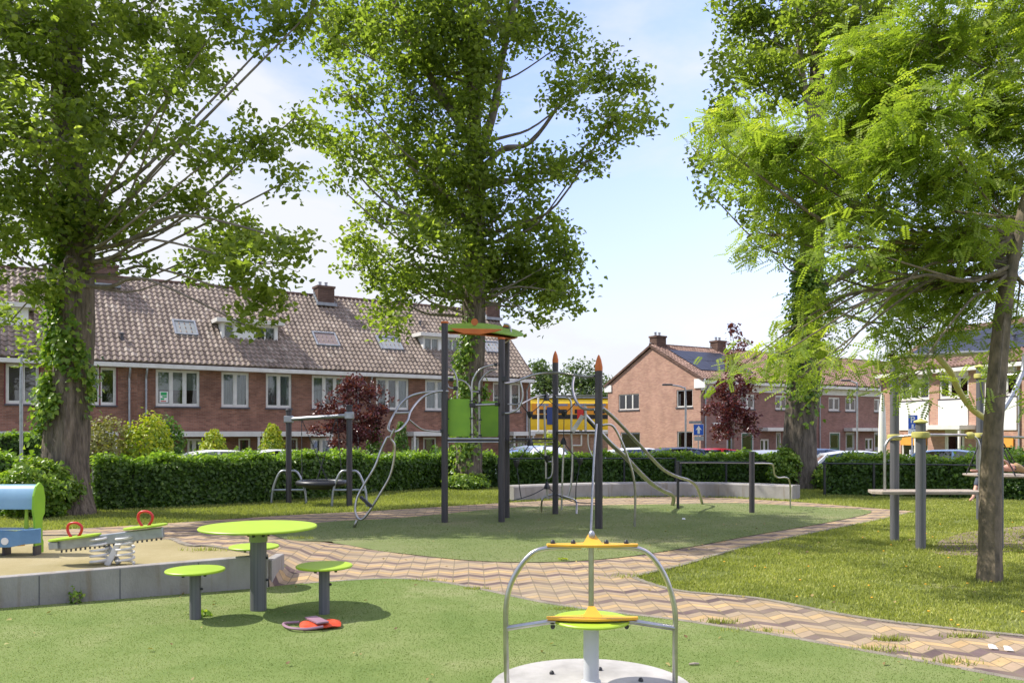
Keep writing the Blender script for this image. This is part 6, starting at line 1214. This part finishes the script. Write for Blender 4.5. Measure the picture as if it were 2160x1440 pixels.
# child lying on the platform
t=thing('person','child with blond hair lying on the swinging platform with one leg hanging down','person',(pc.x,pc.y,pc.z))
def skin(name,verts,edges,radii,mat,sub=2,parent=None):
    me=bpy.data.meshes.new(name); me.from_pydata([tuple(Vector(v)-Vector((pc.x,pc.y,pc.z))) for v in verts],edges,[]); o=link(name,me,None,parent or t)
    s_=o.modifiers.new('skin','SKIN'); o.modifiers.new('sub','SUBSURF').levels=sub; o.modifiers['sub'].render_levels=sub
    for i,r in enumerate(radii): me.skin_vertices[0].data[i].radius=(r,r) if not isinstance(r,tuple) else r
    me.skin_vertices[0].data[0].use_root=True; me.materials.append(mat); return o
z0=pc.z
hd=P(2134,986,12.75)
pel=Vector((pc.x-.16,pc.y-.08,z0+.10)); ch=Vector((hd.x-.30,hd.y-.02,z0+.11)); nk=Vector((hd.x-.13,hd.y-.0,z0+.09)); 
V=[pel,(pel+ch)/2,ch,nk,Vector((hd.x-.05,hd.y,hd.z)),Vector((hd.x+.05,hd.y,hd.z+.01)),
 ch+Vector((.06,-.12,.02)),Vector((ch.x+.06,ch.y-.16,z0+.24)),Vector((ch.x+.16,ch.y-.14,z0+.17)),Vector((ch.x+.2,ch.y-.12,z0+.12)),
 ch+Vector((.06,.12,.0)),Vector((ch.x-.1,ch.y+.2,z0+.05)),Vector((ch.x-.25,ch.y+.18,z0+.06)),
 pel+Vector((-.05,-.06,0)),P(2068,1001,12.75),P(2058,1030,12.7),P(2053,1048,12.65),P(2046,1055,12.55),
 pel+Vector((-.05,.07,0)),P(2076,1001,12.95),P(2078,1030,12.95),P(2074,1042,12.9)]
E=[(0,1),(1,2),(2,3),(3,4),(4,5),(2,6),(6,7),(7,8),(8,9),(2,10),(10,11),(11,12),(0,13),(13,14),(14,15),(15,16),(16,17),(0,18),(18,19),(19,20),(20,21)]
skin('body',V,E,[.085,.08,.085,.038,.075,.07,.035,.026,.02,.02,.035,.026,.018,.06,.045,.032,.022,.02,.06,.045,.03,.02],M['skin'])
skin('shirt',[pel+Vector((.02,0,0)),(pel+ch)/2,ch,ch+Vector((.07,0,0))],[(0,1),(1,2),(2,3)],[.098,.094,.1,.06],M['cloth'])
skin('trousers',[pel,pel+Vector((-.05,-.06,0)),P(2068,1001,12.75),P(2059,1026,12.7),pel+Vector((-.05,.07,0)),P(2076,1001,12.95),P(2078,1022,12.95)],[(0,1),(1,2),(2,3),(0,4),(4,5),(5,6)],[.1,.075,.056,.044,.075,.056,.04],M['clothd'])
skin('hair',[hd+Vector((.02,.02,.03)),hd+Vector((.09,.01,.0)),hd+Vector((.16,-.01,-.03)),hd+Vector((.20,-.03,-.07))],[(0,1),(1,2),(2,3)],[.078,.075,.05,.03],M['hair'])
f=MB(); fc=hd+Vector((0,-.072,-.0)); f.lathe([(.012,-.004),(.012,.004)],fc+Vector((.015,-.002,.022)),8,Matrix.Rotation(R(90),3,'X')).lathe([(.012,-.004),(.012,.004)],fc+Vector((.015,-.002,-.022)),8,Matrix.Rotation(R(90),3,'X')); f.build('eyes',M['clothd'],t)
f=MB(); f.lathe([(.004,-.02),(.012,-.005),(.01,.012),(.003,.018)],fc+Vector((-.012,-.006,0)),8,Matrix.Rotation(R(90),3,'Y')); f.build('nose',M['skin'],t)
f=MB(); hc=Vector(V[9]); 
for k in range(5): f.tube([hc+Vector((0,(k-2)*.009,0)),hc+Vector((.022,(k-2)*.011,-.004)),hc+Vector((.038 if k!=0 else .02,(k-2)*.012,-.018))],[.006,.0055,.004],6)
f.build('fingers',M['skin'],t,sm=True)
# ---------------------------------------------------------------- litter
for (px,py,lb) in ((2095,1372,'small crumpled white paper on the zigzag pavers, left piece'),(2128,1376,'small crumpled white paper on the zigzag pavers, right piece'),(1442,1097,'tiny white scrap lying on the turf before the bench')):
    g=G(px,py); b=MB(); b.add([(g.x-.03,g.y,.02),(g.x+.03,g.y-.015,.018),(g.x+.035,g.y+.03,.035),(g.x-.02,g.y+.035,.045),(g.x,g.y+.01,.05)],[(0,1,4),(1,2,4),(2,3,4),(3,0,4)]); tag(b.build('litter',M['panelwhite']),lb,'litter')
g=G(1464,1410); b=MB(); b.tube([(g.x-.035,g.y,.035),(g.x,g.y,.038),(g.x+.035,g.y+.01,.035)],[.006,.009,.006],8); tag(b.build('twig',M['wood']),'short pale twig on the turf right of the merry-go-round','twig')
g=G(1190,1183); b=MB(); rr=[(g.x+random.uniform(-.05,.05),g.y+random.uniform(-.03,.03),.03) for _ in range(14)]; o=leaves('fallen_leaves',M['leafY'],None,np.array(rr),.05,.8); tag(o,'small clump of pale fallen leaves on the turf edge','leaves')

M['leafD']=leafmat('dry_leaf',[(.12,.07,.03),(.25,.17,.07),(.4,.33,.12),(.3,.36,.12)],.2,.6)
x,y=scatter(380,-8,9,4.6,20); k=(np.abs(x/y)<.66)&(np.array([behind(a,b) for a,b in zip(x,y)])<0)|((x>-2)&(np.abs(x/y)<.66)); x,y=x[k],y[k]
tag(leaves('leaf_litter',M['leafD'],None,np.stack([x,y,np.full(len(x),.045)],-1),.038,2.2),'tiny dry leaves scattered over the turf and paving','leaf litter',kind='stuff')
